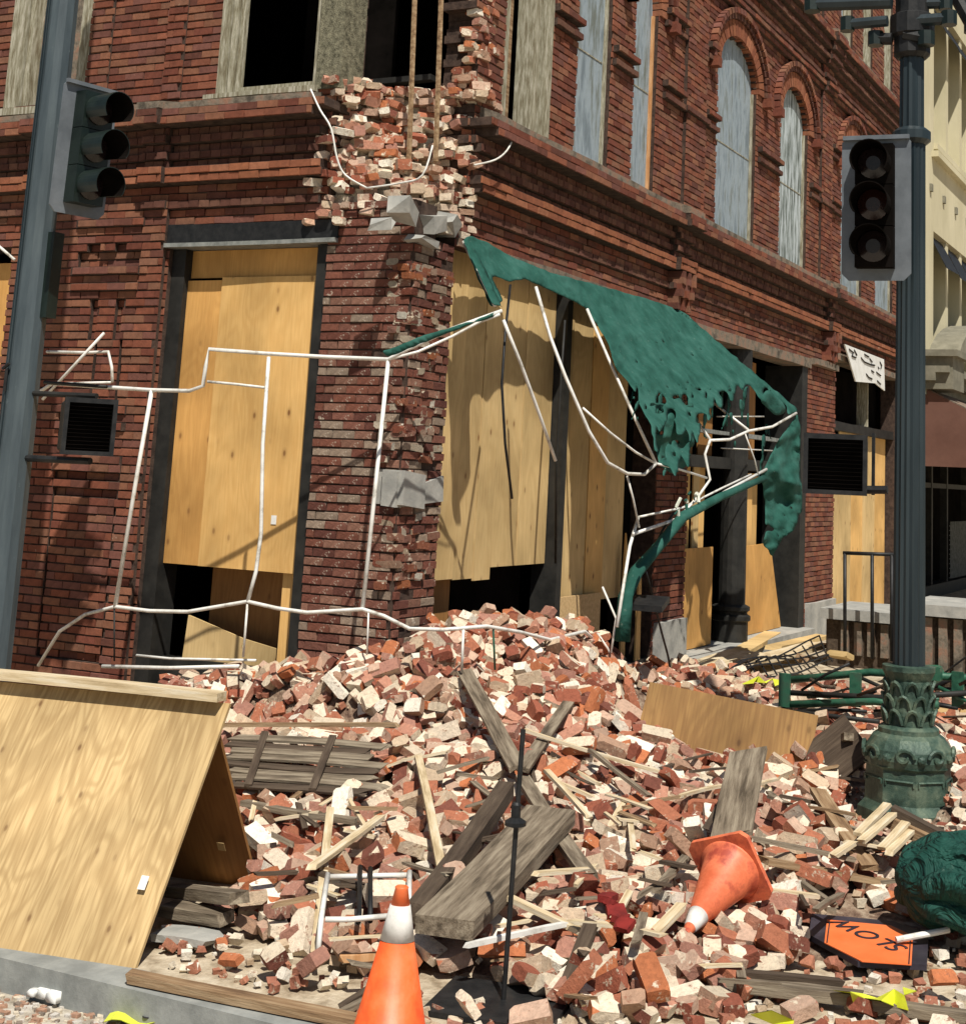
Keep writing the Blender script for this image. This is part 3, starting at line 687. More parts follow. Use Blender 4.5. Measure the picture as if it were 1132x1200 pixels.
# boarded bay at the far left behind the pole
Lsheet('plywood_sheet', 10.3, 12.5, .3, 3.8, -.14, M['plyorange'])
# ---- first shopfront of the right face: tall narrow boards
us = [10.35, 10.78, 11.12, 11.42, 11.9, 12.48]; zb = [1.23, 1.22, 1.20, 1.30, 1.30]
for i in range(5):
    Rsheet('plywood_board', us[i]+.004, us[i+1]-.004, zb[i], 3.92, -.10-.006*(i % 2), M['plypale'])
b = MB(); fbox(b, 'R', 12.49, 12.60, .2, 3.93, -.24, .02); b.build('iron_column', M['darkframe'], BLD)
us = [12.61, 12.95, 13.42, 13.85, 14.35]
for i in range(4):
    Rsheet('plywood_board', us[i]+.004, us[i+1]-.004, .30 if i < 2 else .9, 3.92, -.12-.008*(i % 2), M['plypale'] if i != 2 else M['ply'])
Rsheet('plywood_board', 12.62, 13.7, .1, .98, -.06, M['plychip'])
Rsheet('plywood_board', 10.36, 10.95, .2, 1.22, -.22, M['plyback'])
b = MB(); fbox(b, 'R', 10.95, 12.45, .2, 1.3, -.34, -.33); b.build('shop_shade_sheet', M['dark'], BLD)  # near-black sheets behind the gaps paint in the shop's shade
b = MB(); fbox(b, 'R', 14.4, 14.9, .2, 3.9, -.3, -.28); b.build('shop_shade_sheet', M['dark'], BLD)
Rsheet('splintered_board', 14.2, 14.32, .3, 1.5, -.04, M['ply'], poly=[(0, 0), (.12, 0), (.1, 1.0), (.05, 1.25), (.02, .9)])
Rsheet('splintered_board', 14.55, 14.68, .2, 1.4, -.02, M['ply'], poly=[(0, 0), (.13, 0), (.11, .8), (.06, 1.1), (.02, .7)])
# ---- second shopfront of the right face
b = MB(); fbox(b, 'R', 15.88, 20.62, 2.28, 2.42, -.45, -.16); fbox(b, 'R', 20.35, 20.62, .17, 3.8, -.55, -.0); fbox(b, 'R', 15.88, 16.0, .17, 3.8, -.5, -.1)
b.build('shopfront_frame', M['darkframe'], BLD)
P = R(861, 740, -.12); b = MB(); c = (P.x, Y0+.18, .17)
b.lathe([(.22, 0), (.22, .24), (.25, .26), (.25, .31), (.21, .33), (.21, .36), (.24, .38), (.24, .42), (.18, .45), (.17, 3.3), (.2, 3.35), (.2, 3.63)], c, 18)
b.build('iron_column', M['darkframe'], BLD, smooth=False)
us = [16.0, 16.55, 16.9, 17.15, 17.42]; 
for i in range(4): Rsheet('plywood_board', us[i]+.02, us[i+1]-.02, 1.0, 2.28, -.32-.03*(i % 2), (M['plyorange'], M['ply'], M['plypale'], M['ply'])[i])
Rsheet('plywood_board', 15.95, 17.35, .18, 1.33, -.20, M['plyorange'])
us = [18.3, 18.62, 18.9, 19.2, 19.5]
for i in range(4): Rsheet('plywood_board', us[i]+.02, us[i+1]-.02, 1.2, 2.25, -.32-.03*(i % 2), M['ply'])
Rsheet('plywood_board', 18.15, 20.2, .18, 1.33, -.20, M['plyorange'], poly=[(0, 0), (2.05, 0), (1.5, 1.15), (0, 1.12)])
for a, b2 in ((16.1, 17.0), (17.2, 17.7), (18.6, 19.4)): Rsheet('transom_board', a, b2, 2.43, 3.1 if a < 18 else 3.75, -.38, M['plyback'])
b = MB(); fbox(b, 'R', 15.9, 20.6, .17, 3.8, -.75, -.70); b.build('shop_shade_sheet', M['dark'], BLD)  # shade behind these boards is a near-black sheet
part('transom_rail', 'R', 16.0, 20.35, 2.70, 2.75, -.3, -.2, M['steelgrey'])
# ---- third shopfront: pale boards, broken transom, white sign
us = [22.3, 22.75, 23.2, 24.0, 24.8, 25.6, 26.4]
for i in range(6): Rsheet('plywood_board', us[i]+.01, us[i+1]-.01, .05, 3.0 if i > 1 else 2.75, -.22-.012*(i % 2)-(0 if i else -.12), (M['plypale'], M['ply'])[i % 2])
b = MB(); fbox(b, 'R', 22.15, 26.5, .1, 4.05, -.5, -.45); b.build('shop_shade_sheet', M['dark'], BLD)  # another near-black sheet, coloured as the shade inside
part('shopfront_frame', 'R', 22.2, 26.5, 3.0, 3.14, -.3, -.12, M['darkframe'])
for u in (22.25, 22.5, 24.6): part('shopfront_frame', 'R', u, u+.05, 3.14, 4.05, -.3, -.12, M['oldpaint'])
# white sign hanging askew over the third shopfront
b = MB(); q = [R(990, 403, .12), R(1036, 421, .12), R(1037, 458, .12), R(1026, 449, .12), R(1003, 447, .12)]
sg = thing('hanging_sign', 'white handwritten banner hung askew above the farthest boarded shopfront', 'sign', q[0])
b.prism(q, (0, .02, 0)); b.build('banner_sheet', M['paper'], sg, recalc=True)
def strokes(name, lines, d, th, parent, m):
    for ln in lines:
        b = MB(); b.tube([R(x, y, d) for x, y in ln], th, 4); b.build(name, m, parent)
strokes('pen_stroke', [[(995, 409), (1000, 413), (998, 417), (1003, 419)], [(1001, 410), (1004, 416)], [(1009, 419), (1013, 424), (1020, 427), (1025, 428)], [(1013, 415), (1018, 418)], [(1019, 420), (1022, 424)], [(1031, 424), (1033, 428), (1032, 432)], [(1029, 430), (1030, 432)], [(1021, 434), (1024, 436)], [(1027, 436), (1032, 440)], [(1015, 438), (1018, 442), (1022, 444)], [(1028, 446), (1032, 450)]], .125, .014, sg, M['darkframe'])
# ================================================================== cream building beyond
CB = thing('cream_building', 'cream stucco building with tall narrow windows beyond the brick one', 'building', (27.4, Y0, 0))
def cop(z): return None
CW = []
bb = MB()
cols = [(29.4, 34.0), (36.5, 41.5), (44, 49)]
rows = [(4.6, 7.3), (9.0, 12.2), (14, 17)]
u = 27.35; us = [27.35]+[x for c in cols for x in c]+[60]
zs = [3.9]+[x for c in rows for x in c]+[19]
for i in range(len(us)-1):
    for k in range(len(zs)-1):
        if i % 2 == 1 and k % 2 == 1: continue
        fbox(bb, 'R', us[i], us[i+1], zs[k], zs[k+1], -.5, .0)
bb.aabb(27.35, 60, 14, 14.3, 0, 19); bb.aabb(27.35, 27.6, 6.5, 14, 0, 19); bb.aabb(27.6, 60, 6.5, 14, 18.8, 19); bb.aabb(27.35, 28.0, 6.02, 6.5, 0, 3.9)
bb.aabb(40, 60, 6.02, 6.5, 0, 3.9)
bb.build('wall', M['cream'], CB)
for (a, b2) in cols:
    for (z0, z1) in rows:
        n = 3; w_ = (b2-a)/n
        fr = MB(); fbox(fr, 'R', a, b2, z0, z0+.12, -.3, .08)
        for k in range(n+1): fbox(fr, 'R', a+k*w_-.12 if k else a, a+k*w_+(.12 if k < n else 0), z0+.12, z1, -.3, -.03)
        win = fr.build('window', M['cream'], CB)
        for k in range(n):
            g = MB(); fbox(g, 'R', a+k*w_+.12, a+(k+1)*w_-.12, z0+.12, z1, -.34, -.3); g.build('pane', M['greyglass'], win)
            g = MB(); g.prism([pt('R', a+k*w_+.14, z1-.05, -.1), pt('R', a+(k+1)*w_-.14, z1-.05, -.1), pt('R', a+(k+1)*w_-.14, z1-.7, .25), pt('R', a+k*w_+.14, z1-.75, .25)], (0, .03, .03)); g.build('shade_flap', M['blackmetal'], win, recalc=True)
for k in range(14):
    g = MB(); fbox(g, 'R', 29+k*1.3, 29.14+k*1.3, 8.05, 8.2, -.05, .05); g.build('wall_anchor', M['olive'], CB)
for zz in (8.7,):
    g = MB(); fbox(g, 'R', 29.2, 34.2, 8.80, 8.92, -.02, .14); g.build('string_course', M['cream'], CB)
# grey arched cornice, brown awning, dark shopfront
g = MB()
A = R(1068, 420, .5); 
for (z0, z1, d) in ((3.9, 4.15, .25), (4.15, 4.3, .45), (4.3, 4.42, .7)): fbox(g, 'R', 27.4, 60, z0, z1, -.02, d)
g.build('cornice', M['olive'], CB)
g = MB(); fbox(g, 'R', 27.5, 28.6, 4.0, 4.6, .0, .75); fbox(g, 'R', 27.4, 28.7, 4.6, 4.72, -.0, .85); g.build('cornice_block', M['olive'], CB)
g = MB(); m_ = 33.0
for i in range(14):
    t0, t1 = pi*i/14, pi*(i+1)/14
    q = [(m_-4.2*cos(t), 4.45+1.25*sin(t)) for t in (t0, t1)]; q2 = [(m_-3.7*cos(t), 4.42+.85*sin(t)) for t in (t1, t0)]
    g.prism([pt('R', a, z, .0) for a, z in q+q2], (0, -.6, 0))
g.build('arched_hood', M['olive'], CB, recalc=True)
g = MB(); Z0 = 3.75
g.prism([(27.65, Y0-.02, 4.12), (27.65, Y0-2.4, 2.98), (27.65, Y0-2.4, 2.58), (27.65, Y0-2.36, 2.58), (27.65, Y0-2.36, 2.95), (27.65, Y0-.02, 4.07)], (14, 0, 0))
aw = g.build('awning', M['ledge'], CB, recalc=True)
g = MB(); g.prism([(27.62, Y0-.02, 4.10), (27.62, Y0-2.4, 2.96), (27.62, Y0-2.4, 2.58), (27.62, Y0-.02, 2.58)], (.025, 0, 0)); g.build('awning_end', M['maroon'], aw, recalc=True)
g = MB(); fbox(g, 'R', 28.0, 40, .0, 3.8, -1.2, -1.1); g.build('shop_shade_sheet', M['dark'], CB)  # shopfront depth: shade painted as one near-black sheet
g = MB()
for u in (28.05, 29.2, 31.0, 32.6, 35, 38): fbox(g, 'R', u, u+.12, .25, 3.8, -.5, -.35)
fbox(g, 'R', 28.0, 40, 2.2, 2.3, -.5, -.36); fbox(g, 'R', 28.0, 40, .0, .25, -.6, -.3)
g.build('shopfront_frame', M['darkframe'], CB)
g = MB()
for k in range(12):
    z = .3+k*.1; fbox(g, 'R', 32.8, 35, z, z+.02, -.34, -.32)
for k in range(20):
    a = 32.8+k*.11; fbox(g, 'R', a, a+.02, .3, 1.5, -.32, -.30)
g.build('folding_grille', M['steelgrey'], CB)
# next building far along the street
FB = thing('far_building', 'plain grey building at the far end of the street', 'building', (62, 6, 0))
g = MB(); g.aabb(60.2, 90, 5.5, 20, 0, 16); g.build('wall', M['olive'], FB)
for k in range(5):
    g = MB(); g.aabb(62+k*5, 64+k*5, 5.44, 5.5, 5, 8); g.build('window', M['greyglass'], FB)
# ================================================================== the heap of fallen brick
random.seed(11)
CT = []
def cp(px, py, ax, v): CT.append(at(px, py, ax, v))
for a in [(175, 802, 0, 9.3), (215, 785, 0, 9.3), (270, 775, 0, 9.3), (350, 766, 0, 9.3), (440, 756, 0, 9.2), (500, 742, 1, 5.5), (560, 722, 1, 5.5), (600, 712, 1, 5.5), (650, 716, 1, 5.45),
          (700, 765, 1, 5.4), (750, 795, 1, 5.2), (800, 808, 1, 5.1), (300, 850, 0, 8.9), (400, 850, 0, 8.6), (500, 850, 0, 8.6), (600, 850, 0, 8.8), (700, 860, 0, 9.2), (480, 790, 0, 9.0), (600, 780, 0, 9.8),
          (300, 960, 0, 7.6), (420, 960, 0, 7.5), (560, 960, 0, 7.5), (700, 960, 0, 7.9), (850, 960, 0, 8.4), (950, 980, 0, 8.6), (450, 1050, 0, 6.45), (600, 1060, 0, 6.5), (750, 1060, 0, 6.8)]: cp(*a)
for px, py in ((1000, 870), (960, 900), (1100, 880), (1132, 940), (1000, 1000), (880, 1010), (900, 830), (1000, 830)): cp(px, py, 2, .16)
for px, py in ((260, 1110), (340, 1130), (900, 1110), (800, 1130), (1050, 1100), (650, 1150), (1130, 1060), (450, 1130)): cp(px, py, 2, .03)
for px, py in ((200, 1160), (430, 1190), (600, 1195), (900, 1170), (1100, 1180)): cp(px, py, 2, .0)
for px, py in ((780, 872), (850, 888), (920, 900)): cp(px, py, 2, .06)
for x, y in ((9.9, 2.3), (9.6, 2.0), (9.9, 2.7), (9.4, 2.5), (5.3, 1), (5.3, 2), (5.3, 3), (5.3, 4), (5.3, 5), (6.5, .3), (8, 0), (11, 0), (14, 1), (15, 3), (16, 5), (9.2, 9.3), (8, 8.5), (7, 7.5), (6.5, 6.5), (14, 0), (6.2, 5.4), (7.2, 6.6)): CT.append(Vector((x, y, 0)))
for c in CT:
    if c.z > .2: c.z = max(.1, c.z-.17)
def H(x, y):
    s = 0; t = 0
    for c in CT:
        d = (c.x-x)**2+(c.y-y)**2+.015; w_ = 1/(d*sqrt(d)*sqrt(d)); s += w_*c.z; t += w_
    return max(0, s/t)+(.02*noise.noise((x*3, y*3, 0)) if s/t > .05 else 0)
def hit(px, py, lift=0):
    if py < 1120 and lift > .05: lift += .07
    d = ray(px, py); t = 4.0
    while t < 30:
        P = CAM+d*t
        if P.z < H(P.x, P.y)+lift or P.x > 9.6 and P.y > 5.9: return P
        t += .02
    return P
def inpoly(x, y, P):
    c = False; n = len(P)
    for i in range(n):
        x1, y1 = P[i]; x2, y2 = P[(i+1) % n]
        if (y1 > y) != (y2 > y) and x < (x2-x1)*(y-y1)/(y2-y1)+x1: c = not c
    return c
HEAP = [(165, 805), (200, 775), (350, 745), (470, 715), (560, 690), (660, 680), (720, 735), (810, 770), (830, 800), (960, 835), (1160, 840), (1190, 1010), (1060, 1010), (1020, 1060), (945, 1085), (930, 1130), (840, 1185), (700, 1215), (560, 1130), (390, 1140), (330, 1100), (215, 1075), (300, 1040), (240, 850)]
SANDY = [(195, 1090), (330, 1105), (400, 1145), (600, 1190), (840, 1190), (930, 1130), (1050, 1100), (1200, 1080), (1200, 1230), (150, 1230)]
b = MB(); nx, ny = 110, 105; ox, oy, st = 5.25, -.2, .09; V = []; ok = set()
for i in range(nx+1):
    for k in range(ny+1):
        x, y = ox+i*st, oy+k*st; h = H(x, y); V.append((x, y, h*1.0-.012+.012*noise.noise((x*8, y*8, 3)) if h > .03 else -.03))
F = []
for i in range(nx):
    for k in range(ny):
        a = i*(ny+1)+k; q = (a, a+ny+1, a+ny+2, a+1); x, y = V[a][:2]
        if x > 9.62 and y > 5.9: continue
        if max(V[t][2] for t in q) > -.02: F.append(q)
b.add(V, F); tag(b.build('rubble_dust', M['grit'], smooth=True), kind='stuff', label='crushed brick and mortar dust between the fallen bricks', cat='rubble')
LB = []
SIGNPX = [(935, 1070), (1000, 1062), (1070, 1078), (1110, 1085), (1105, 1150), (1000, 1160), (930, 1130)]
BOARDPX = [(742, 798), (958, 836), (952, 906), (745, 862)]
CONEPX = [(780, 1060), (830, 975), (905, 985), (905, 1075), (860, 1130), (780, 1140)]
def drop(cell, lift, dn, tilt, big):
    x = 5.25
    while x < 15.5:
        y = .1
        while y < 9.4:
            X, Y = x+random.uniform(0, cell), y+random.uniform(0, cell); y += cell
            if X > 9.6 and Y > 5.85: continue
            px, py = proj((X, Y, H(X, Y)))
            if px < 100 or px > 1190 or py > 1260: continue
            if inpoly(px, py, HEAP): p = 1.0 if py < 1000 else .80
            elif inpoly(px, py, SANDY): p = .07
            elif py > 830 and px > 900: p = .35
            elif px > 830 and py > 780: p = .3
            else: p = 0
            if 985 < px < 1125 and 850 < py < 985 and X < 10.9: continue
            if 1010 < px < 1100 and py > 980 and X > 8.6: continue
            if inpoly(px, py, SIGNPX) or inpoly(px, py, BOARDPX) and X < 12.2: p = 0
            if lift > .03 and inpoly(px, py, CONEPX): continue
            if random.random() > p*dn: continue
            z = H(X, Y); e = .08; n = Vector((z-H(X+e, Y), z-H(X, Y+e), e)).normalized()
            n = (n+Vector((random.gauss(0, tilt), random.gauss(0, tilt), 0))).normalized()
            q = n.to_track_quat('Z', 'Y').to_matrix().to_4x4()
            k = random.randrange(60)
            if k % 10 >= 8 and random.random() < .5: k -= 4
            sc = random.uniform(.88, 1.06)*big
            if p < .2 and random.random() < .55: sc *= .6
            T = Matrix.Translation((X, Y, z+lift*random.random()+.025)) @ q @ Matrix.Rotation(random.uniform(0, 6.28), 4, 'Z') @ Matrix.Scale(sc, 4)
            if random.random() < .13: T = T @ Matrix.Rotation(pi/2, 4, 'X')
            LB.append((T, k, lift, px, py, sc))
        x += cell
drop(.095, .02, .95, .25, .92); drop(.12, .08, .95, .42, 1.02); drop(.22, .13, .8, .5, 1.08)
def lscore(e):
    T, k, lift, px, py, sc = e
    if not (15 < px < 1117 and py < 1185): return 0
    if px < 300 and py < 1040 and px < 245+(py-820)*.27: return 0
    d = (T.translation-CAM).length; V = LUMPS[k][0]
    return (max(abs(v[0]) for v in V)*sc*FPX/d)*(1+lift*5)
LB.sort(key=lscore, reverse=True)
def where(px, py):
    if py < 800: return 'on top of the mound under the torn corner'
    if py < 960: return 'on the slope left of the crossed planks' if px < 545 else ('on the slope right of the crossed planks' if px < 760 else 'around the standing plywood board and lamp base')
    if px < 370: return 'by the open end of the plywood barricade'
    if px < 590: return 'between the standing cone and the broad grey plank'
    if px < 780: return 'between the black rod and the fallen cone'
    if px < 935: return 'right beside the fallen cone'
    return 'near the orange road sign and green umbrella'
HG = 'loose bricks and brick pieces of the heap'
for T, k, *_ in LB[:300]:
    pale = sum(sum(c)/3 for c in LUMPS[k][2][:6])/6 > .40
    o = bpy.data.objects.new('loose_brick', LM[k]); link(o, None, T)
    px, py = proj(T.translation); half = k % 10 in (3, 4, 5, 6, 7)
    tag(o, ('broken ' if half else 'nearly whole ')+('brick caked with pale mortar ' if pale else 'bare red brick ')+where(px, py), 'brick', HG)
mb = MB()
for T, k, *_ in LB[300:]:
    V, F, c = LUMPS[k]; mb.add([T @ v for v in V], F, cols=c)
tag(mb.build('brick_rubble', M['loose']), 'heap of smaller and farther fallen bricks below the torn corner', 'rubble', HG, 'stuff')
mb = MB()                      # crumbs of brick and mortar
for i in range(12000):
    X, Y = random.uniform(5.25, 12.5), random.uniform(.2, 9)
    if X > 9.6 and Y > 5.9: continue
    px, py = proj((X, Y, H(X, Y)))
    if not (inpoly(px, py, HEAP) or (inpoly(px, py, SANDY) and random.random() < .9)): continue
    s = random.uniform(.008, .032); c = random.choice([(.66, .58, .45), (.42, .18, .11), (.72, .66, .56), (.34, .14, .09), (.5, .38, .26)])
    q = Matrix.Translation((X, Y, H(X, Y)+s*.4+(.05*random.random() if H(X, Y) > .1 else 0))) @ Matrix.Rotation(random.uniform(0, 6), 4, 'Z') @ Matrix.Rotation(random.uniform(0, 6), 4, 'X')
    mb.add([q @ Vector((x*s*random.uniform(.6, 1.2), y*s*random.uniform(.5, .9), z*s*.6)) for x, y, z in ((-1, -1, -1), (1, -1, -1), (1, 1, -1), (-1, 1, -1), (-1, -1, 1), (1, -1, 1), (1, 1, 1), (-1, 1, 1))], BF, c)
for i in range(5000):          # grit on the road in front of the kerb
    X, Y = random.uniform(3.9, 5.0), random.uniform(1, 5.2); s = random.uniform(.005, .018); c = random.choice([(.66, .58, .45), (.42, .25, .17), (.6, .56, .5), (.25, .2, .16)])
    q = Matrix.Translation((X, Y, -.13+s*.3)) @ Matrix.Rotation(random.uniform(0, 6), 4, 'Z')
    mb.add([q @ Vector((x*s, y*s*.7, z*s*.5)) for x, y, z in ((-1, -1, -1), (1, -1, -1), (1, 1, -1), (-1, 1, -1), (-1, -1, 1), (1, -1, 1), (1, 1, 1), (-1, 1, 1))], BF, c)
tag(mb.build('rubble_crumbs', M['loose']), 'crumbs of brick and mortar scattered over the dusty pavement', 'rubble', None, 'stuff')
# ================================================================== timbers
def timber(name, x1, y1, x2, y2, wd, th, m, label, l1=.05, l2=.05, grp=None, up=(0, 0, 1), cat='timber'):
    a, b2 = hit(x1, y1, l1), hit(x2, y2, l2); o = plank(name, a, b2, wd, th, M[m], None, up, .02)
    return tag(o, label, cat, grp)
W = (-.75, -.35, .6)
timber('plank', 545, 790, 606, 902, .10, .03, 'oldwood', 'grey plank leaning down the heap, upper left arm of the crossed timbers', .10, .16, up=W, cat='plank')
timber('plank', 696, 784, 612, 905, .075, .03, 'oldwood', 'narrow grey plank slanting down from the right, crossing behind the black rod', .10, .20, up=W, cat='plank')
timber('plank', 612, 915, 690, 1032, .085, .03, 'oldwood', 'long brown-grey board running down right from where the timbers cross', .14, .08, cat='plank')
timber('plank', 645, 965, 520, 1098, .26, .075, 'oldwood', 'broad grey plank lying across the rubble behind the black rod', .16, .10, cat='plank')
timber('beam', 592, 935, 488, 1082, .09, .08, 'darkwood', 'dark square beam lying beside the broad grey plank', .20, .08, cat='beam')
timber('batten', 612, 857, 770, 906, .03, .02, 'lath', 'long pale batten slanting right from behind the black rod', .14, .10, cat='batten')
timber('batten', 490, 890, 517, 1022, .045, .025, 'lath', 'pale upright batten in the middle of the heap', .10, .08, cat='batten')
timber('batten', 387, 951, 369, 1122, .04, .02, 'lath', 'long yellow batten standing near the small white tube frame', .16, .05, cat='batten')
timber('batten', 446, 960, 364, 1020, .045, .02, 'lath', 'short pale batten crossing the long yellow one', .12, .14, cat='batten')
timber('batten', 284, 944, 417, 966, .05, .03, 'oldwood', 'grey batten lying level below the slatted panel', .10, .10, cat='batten')
timber('batten', 262, 852, 466, 852, .035, .025, 'brownwood', 'brown strip lying along the top of the slatted panel', .14, .14, cat='batten')
timber('plank', 878, 882, 858, 982, .215, .022, 'oldwood', 'short grey board propped upright behind the fallen cone', .42, .10, up=(-1, -.15, .1), cat='plank')
timber('batten', 958, 930, 1020, 1022, .09, .03, 'brownwood', 'brown board slanting down beside the green lamp base', .14, .08, cat='plank')
timber('batten', 893, 1012, 1060, 1042, .06, .03, 'brownwood', 'long brown batten lying behind the orange road sign', .08, .05, cat='batten')
for i, (a, b2, c, d) in enumerate(((1005, 980, 1040, 945), (1010, 988, 1046, 957), (1032, 998, 1062, 966), (1042, 1002, 1076, 968), (976, 1006, 1000, 990))):
    timber('lath', a, b2, c, d, .045, .02, 'lath', ('upper of the two left laths at the foot of the lamp post', 'lower of the two left laths at the foot of the lamp post', 'upper of the two right laths at the foot of the lamp post', 'lower of the two right laths at the foot of the lamp post', 'stubby lath left of the lath bundle at the lamp post')[i], .14, .16, 'laths at the lamp base', cat='lath')
timber('beam', 1045, 958, 1140, 1008, .07, .06, 'darkwood', 'dark beam running off right from the lamp base', .14, .12, cat='beam')
timber('beam', 1040, 968, 1140, 1022, .07, .06, 'brownwood', 'brown beam just below the dark one by the lamp base', .10, .08, cat='beam')
timber('batten', 892, 1046, 962, 1054, .03, .02, 'lath', 'short pale batten to the right of the fallen cone', .07, .07, cat='batten')
timber('beam', 836, 1157, 1012, 1178, .08, .045, 'oldwood', 'long grey beam lying in front of the orange road sign', .03, .03, cat='beam')
timber('beam', 848, 1150, 985, 1162, .05, .045, 'darkwood', 'dark thin beam behind the long grey one', .05, .05, cat='beam')
timber('beam', 1010, 1180, 1140, 1200, .07, .04, 'oldwood', 'grey beam end at the lower right edge', .03, .03, cat='beam')
timber('batten', 694, 1084, 662, 1166, .06, .03, 'darkwood', 'dark splintered batten lying right of the black rod', .12, .03, cat='batten')
timber('batten', 798, 1066, 741, 1124, .05, .025, 'lath', 'pale batten pointing at the tip of the fallen cone', .07, .05, cat='batten')
timber('batten', 597, 1056, 682, 1096, .04, .022, 'lath', 'light batten crossing behind the black rod', .10, .08, cat='batten')
timber('tube_piece', 545, 1112, 664, 1086, .022, .02, 'tube', 'white tube lying beside the black rod', .10, .10, cat='tube')
timber('batten', 628, 1027, 697, 1022, .03, .02, 'lath', 'short light batten between the broad plank and the fallen cone', .14, .08, cat='batten')
timber('batten', 803, 1008, 768, 1048, .04, .02, 'oldwood', 'grey batten on the left of the fallen cone', .08, .08, cat='batten')
timber('plank', 152, 1150, 420, 1204, .07, .035, 'brownwood', 'long brown board lying along the kerb edge', .012, .012, cat='plank')
timber('plank', 203, 1050, 280, 1060, .10, .05, 'oldwood', 'grey board under the open end of the plywood barricade', .05, .08, cat='plank')
timber('plank', 196, 1072, 266, 1084, .12, .05, 'oldwood', 'wide grey board in front of the open end of the barricade', .03, .05, cat='plank')
timber('plank', 190, 1098, 250, 1106, .16, .03, 'stone', 'pale grey slab on the ground at the corner of the barricade', .01, .01, cat='slab')
timber('stick', 398, 1128, 452, 1124, .03, .028, 'orangewood', 'orange stick lying left of the standing cone', .06, .06, cat='stick')
timber('batten', 400, 1184, 452, 1150, .03, .02, 'darkwood', 'dark strip lying left of the standing cone, upper one', .02, .03, cat='batten')
timber('batten', 392, 1194, 450, 1164, .03, .02, 'oldwood', 'grey strip lying left of the standing cone, lower one', .02, .03, cat='batten')
timber('batten', 640, 905, 690, 960, .035, .02, 'lath', 'pale lath just right of the crossed timbers', .16, .10, cat='batten')
timber('batten', 900, 935, 1045, 990, .03, .02, 'oldwood', 'thin grey batten running toward the lamp base', .10, .10, cat='batten')
timber('batten', 690, 880, 760, 935, .03, .02, 'oldwood', 'thin grey batten below the plywood board', .12, .10, cat='batten')
timber('batten', 375, 1030, 470, 1060, .05, .03, 'darkwood', 'dark batten inside the small white tube frame', .06, .06, cat='batten')
timber('batten', 880, 985, 1000, 1010, .035, .02, 'oldwood', 'thin grey batten behind the fallen cone base', .10, .10, cat='batten')
timber('batten', 978, 1064, 940, 1038, .03, .02, 'oldwood', 'thin grey stick behind the orange road sign', .06, .07, cat='batten')
random.seed(5)
for i in range(85):
    for t in range(60):
        x, y = random.uniform(260, 1120), random.uniform(870, 1180)
        if inpoly(x, y, HEAP) and not inpoly(x, y, SIGNPX) and not inpoly(x+25, y, SIGNPX) and not (330 < x < 445 and y < 940) and not (430 < x < 520 and y > 1030) and not (790 < x < 900 and 970 < y < 1110): break
    a = random.gauss(.3, .8); l = random.uniform(25, 75)
    timber('splinter', x, y, x+l*cos(a), y+l*sin(a)*.6, random.uniform(.015, .04), random.uniform(.008, .02), random.choice(['lath', 'lath', 'oldwood', 'brownwood', 'darkwood']), 'splintered stick '+where(x, y), random.uniform(.06, .13), random.uniform(.06, .13), 'splintered sticks in the rubble', cat='stick')
# slatted panel
A, B, C, D = hit(272, 862, .10), hit(438, 872, .14), hit(432, 936, .10), hit(272, 925, .08)
t = thing('slatted_panel', 'dark weathered slatted panel lying in the heap beside the plywood barricade', 'panel', D)
nS = 8
for i in range(nS):
    f = (i+.5)/nS; a, b2 = A.lerp(D, f), B.lerp(C, f); sl_ = plank('slat', a+Vector((random.uniform(-.03, .03), random.uniform(-.03, .05), 0)), b2+Vector((0, random.uniform(-.12, .04), 0)), (A-D).length/nS*.88, .014, M[('oldwood', 'darkwood', 'oldwood')[i % 3]], t, (-.3, -.2, 1), .03)
for f in (.18, .66): 
    a, b2 = A.lerp(B, f+.06), D.lerp(C, f-.04); plank('batten', a+Vector((0, 0, .02)), b2+Vector((-.02, 0, .02)), .045, .02, M['darkwood'], t, (-.3, -.2, 1))
for i, (x1, y1, x2, y2) in enumerate(((285, 930, 440, 945), (300, 905, 300, 960))): pass
# ================================================================== plywood barricade
fr_, fb = G(158, 1136, .0), G(301, 1041, .0)
dirY = Vector((0, 1, 0)).lerp(Vector((0, 1, 0)), 1)
fl = fr_+(G(0, 1112)-fr_).normalized()*2.44; along = (fl-fr_).normalized()
top = (fr_+fb)/2; perp = (fb-fr_)/2
hh = None
for k in range(400):
    z = .5+k*.004; P = top+Vector((0, 0, z)); 
    if proj(P)[1] < 824: hh = z; break
AF = thing('plywood_barricade', 'tent-shaped barricade of two plywood sheets at the kerb', 'barricade', fr_)
up1 = (top+Vector((0, 0, hh))-fr_); up2 = (top+Vector((0, 0, hh))-fb)
o = sheet('front_sheet', fr_, along, up1, 2.44, up1.length, -.018, M['plywet'], AF)
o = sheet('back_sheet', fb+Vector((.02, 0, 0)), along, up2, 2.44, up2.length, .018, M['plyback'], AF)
rt = top+Vector((0, 0, hh+.012))
plank('ridge_board', rt+along*2.44+Vector((-.03, 0, -.0)), rt-along*.03+Vector((-.03, 0, 0)), .09, .04, M['lath'], AF)
n_ = up1.cross(along).normalized(); n_ = n_ if n_.x < 0 else -n_
def tagpaper(px, py, w_, h_):
    d = ray(px, py); s = (fr_-CAM).dot(n_)/d.dot(n_); P = CAM+d*s+n_*.024
    sheet('paper_tag', P, along, up1, w_, h_, .002, M['paper'], AF)
tagpaper(172, 1046, .036, .058)
n2 = up2.cross(along).normalized(); d = ray(268, 992); s = (fb-CAM).dot(n2)/d.dot(n2); P = CAM+d*s+(n2 if n2.x < 0 else -n2)*.03
sheet('paper_tag', P, along, up2, .04, .05, .002, M['plypale'], AF)
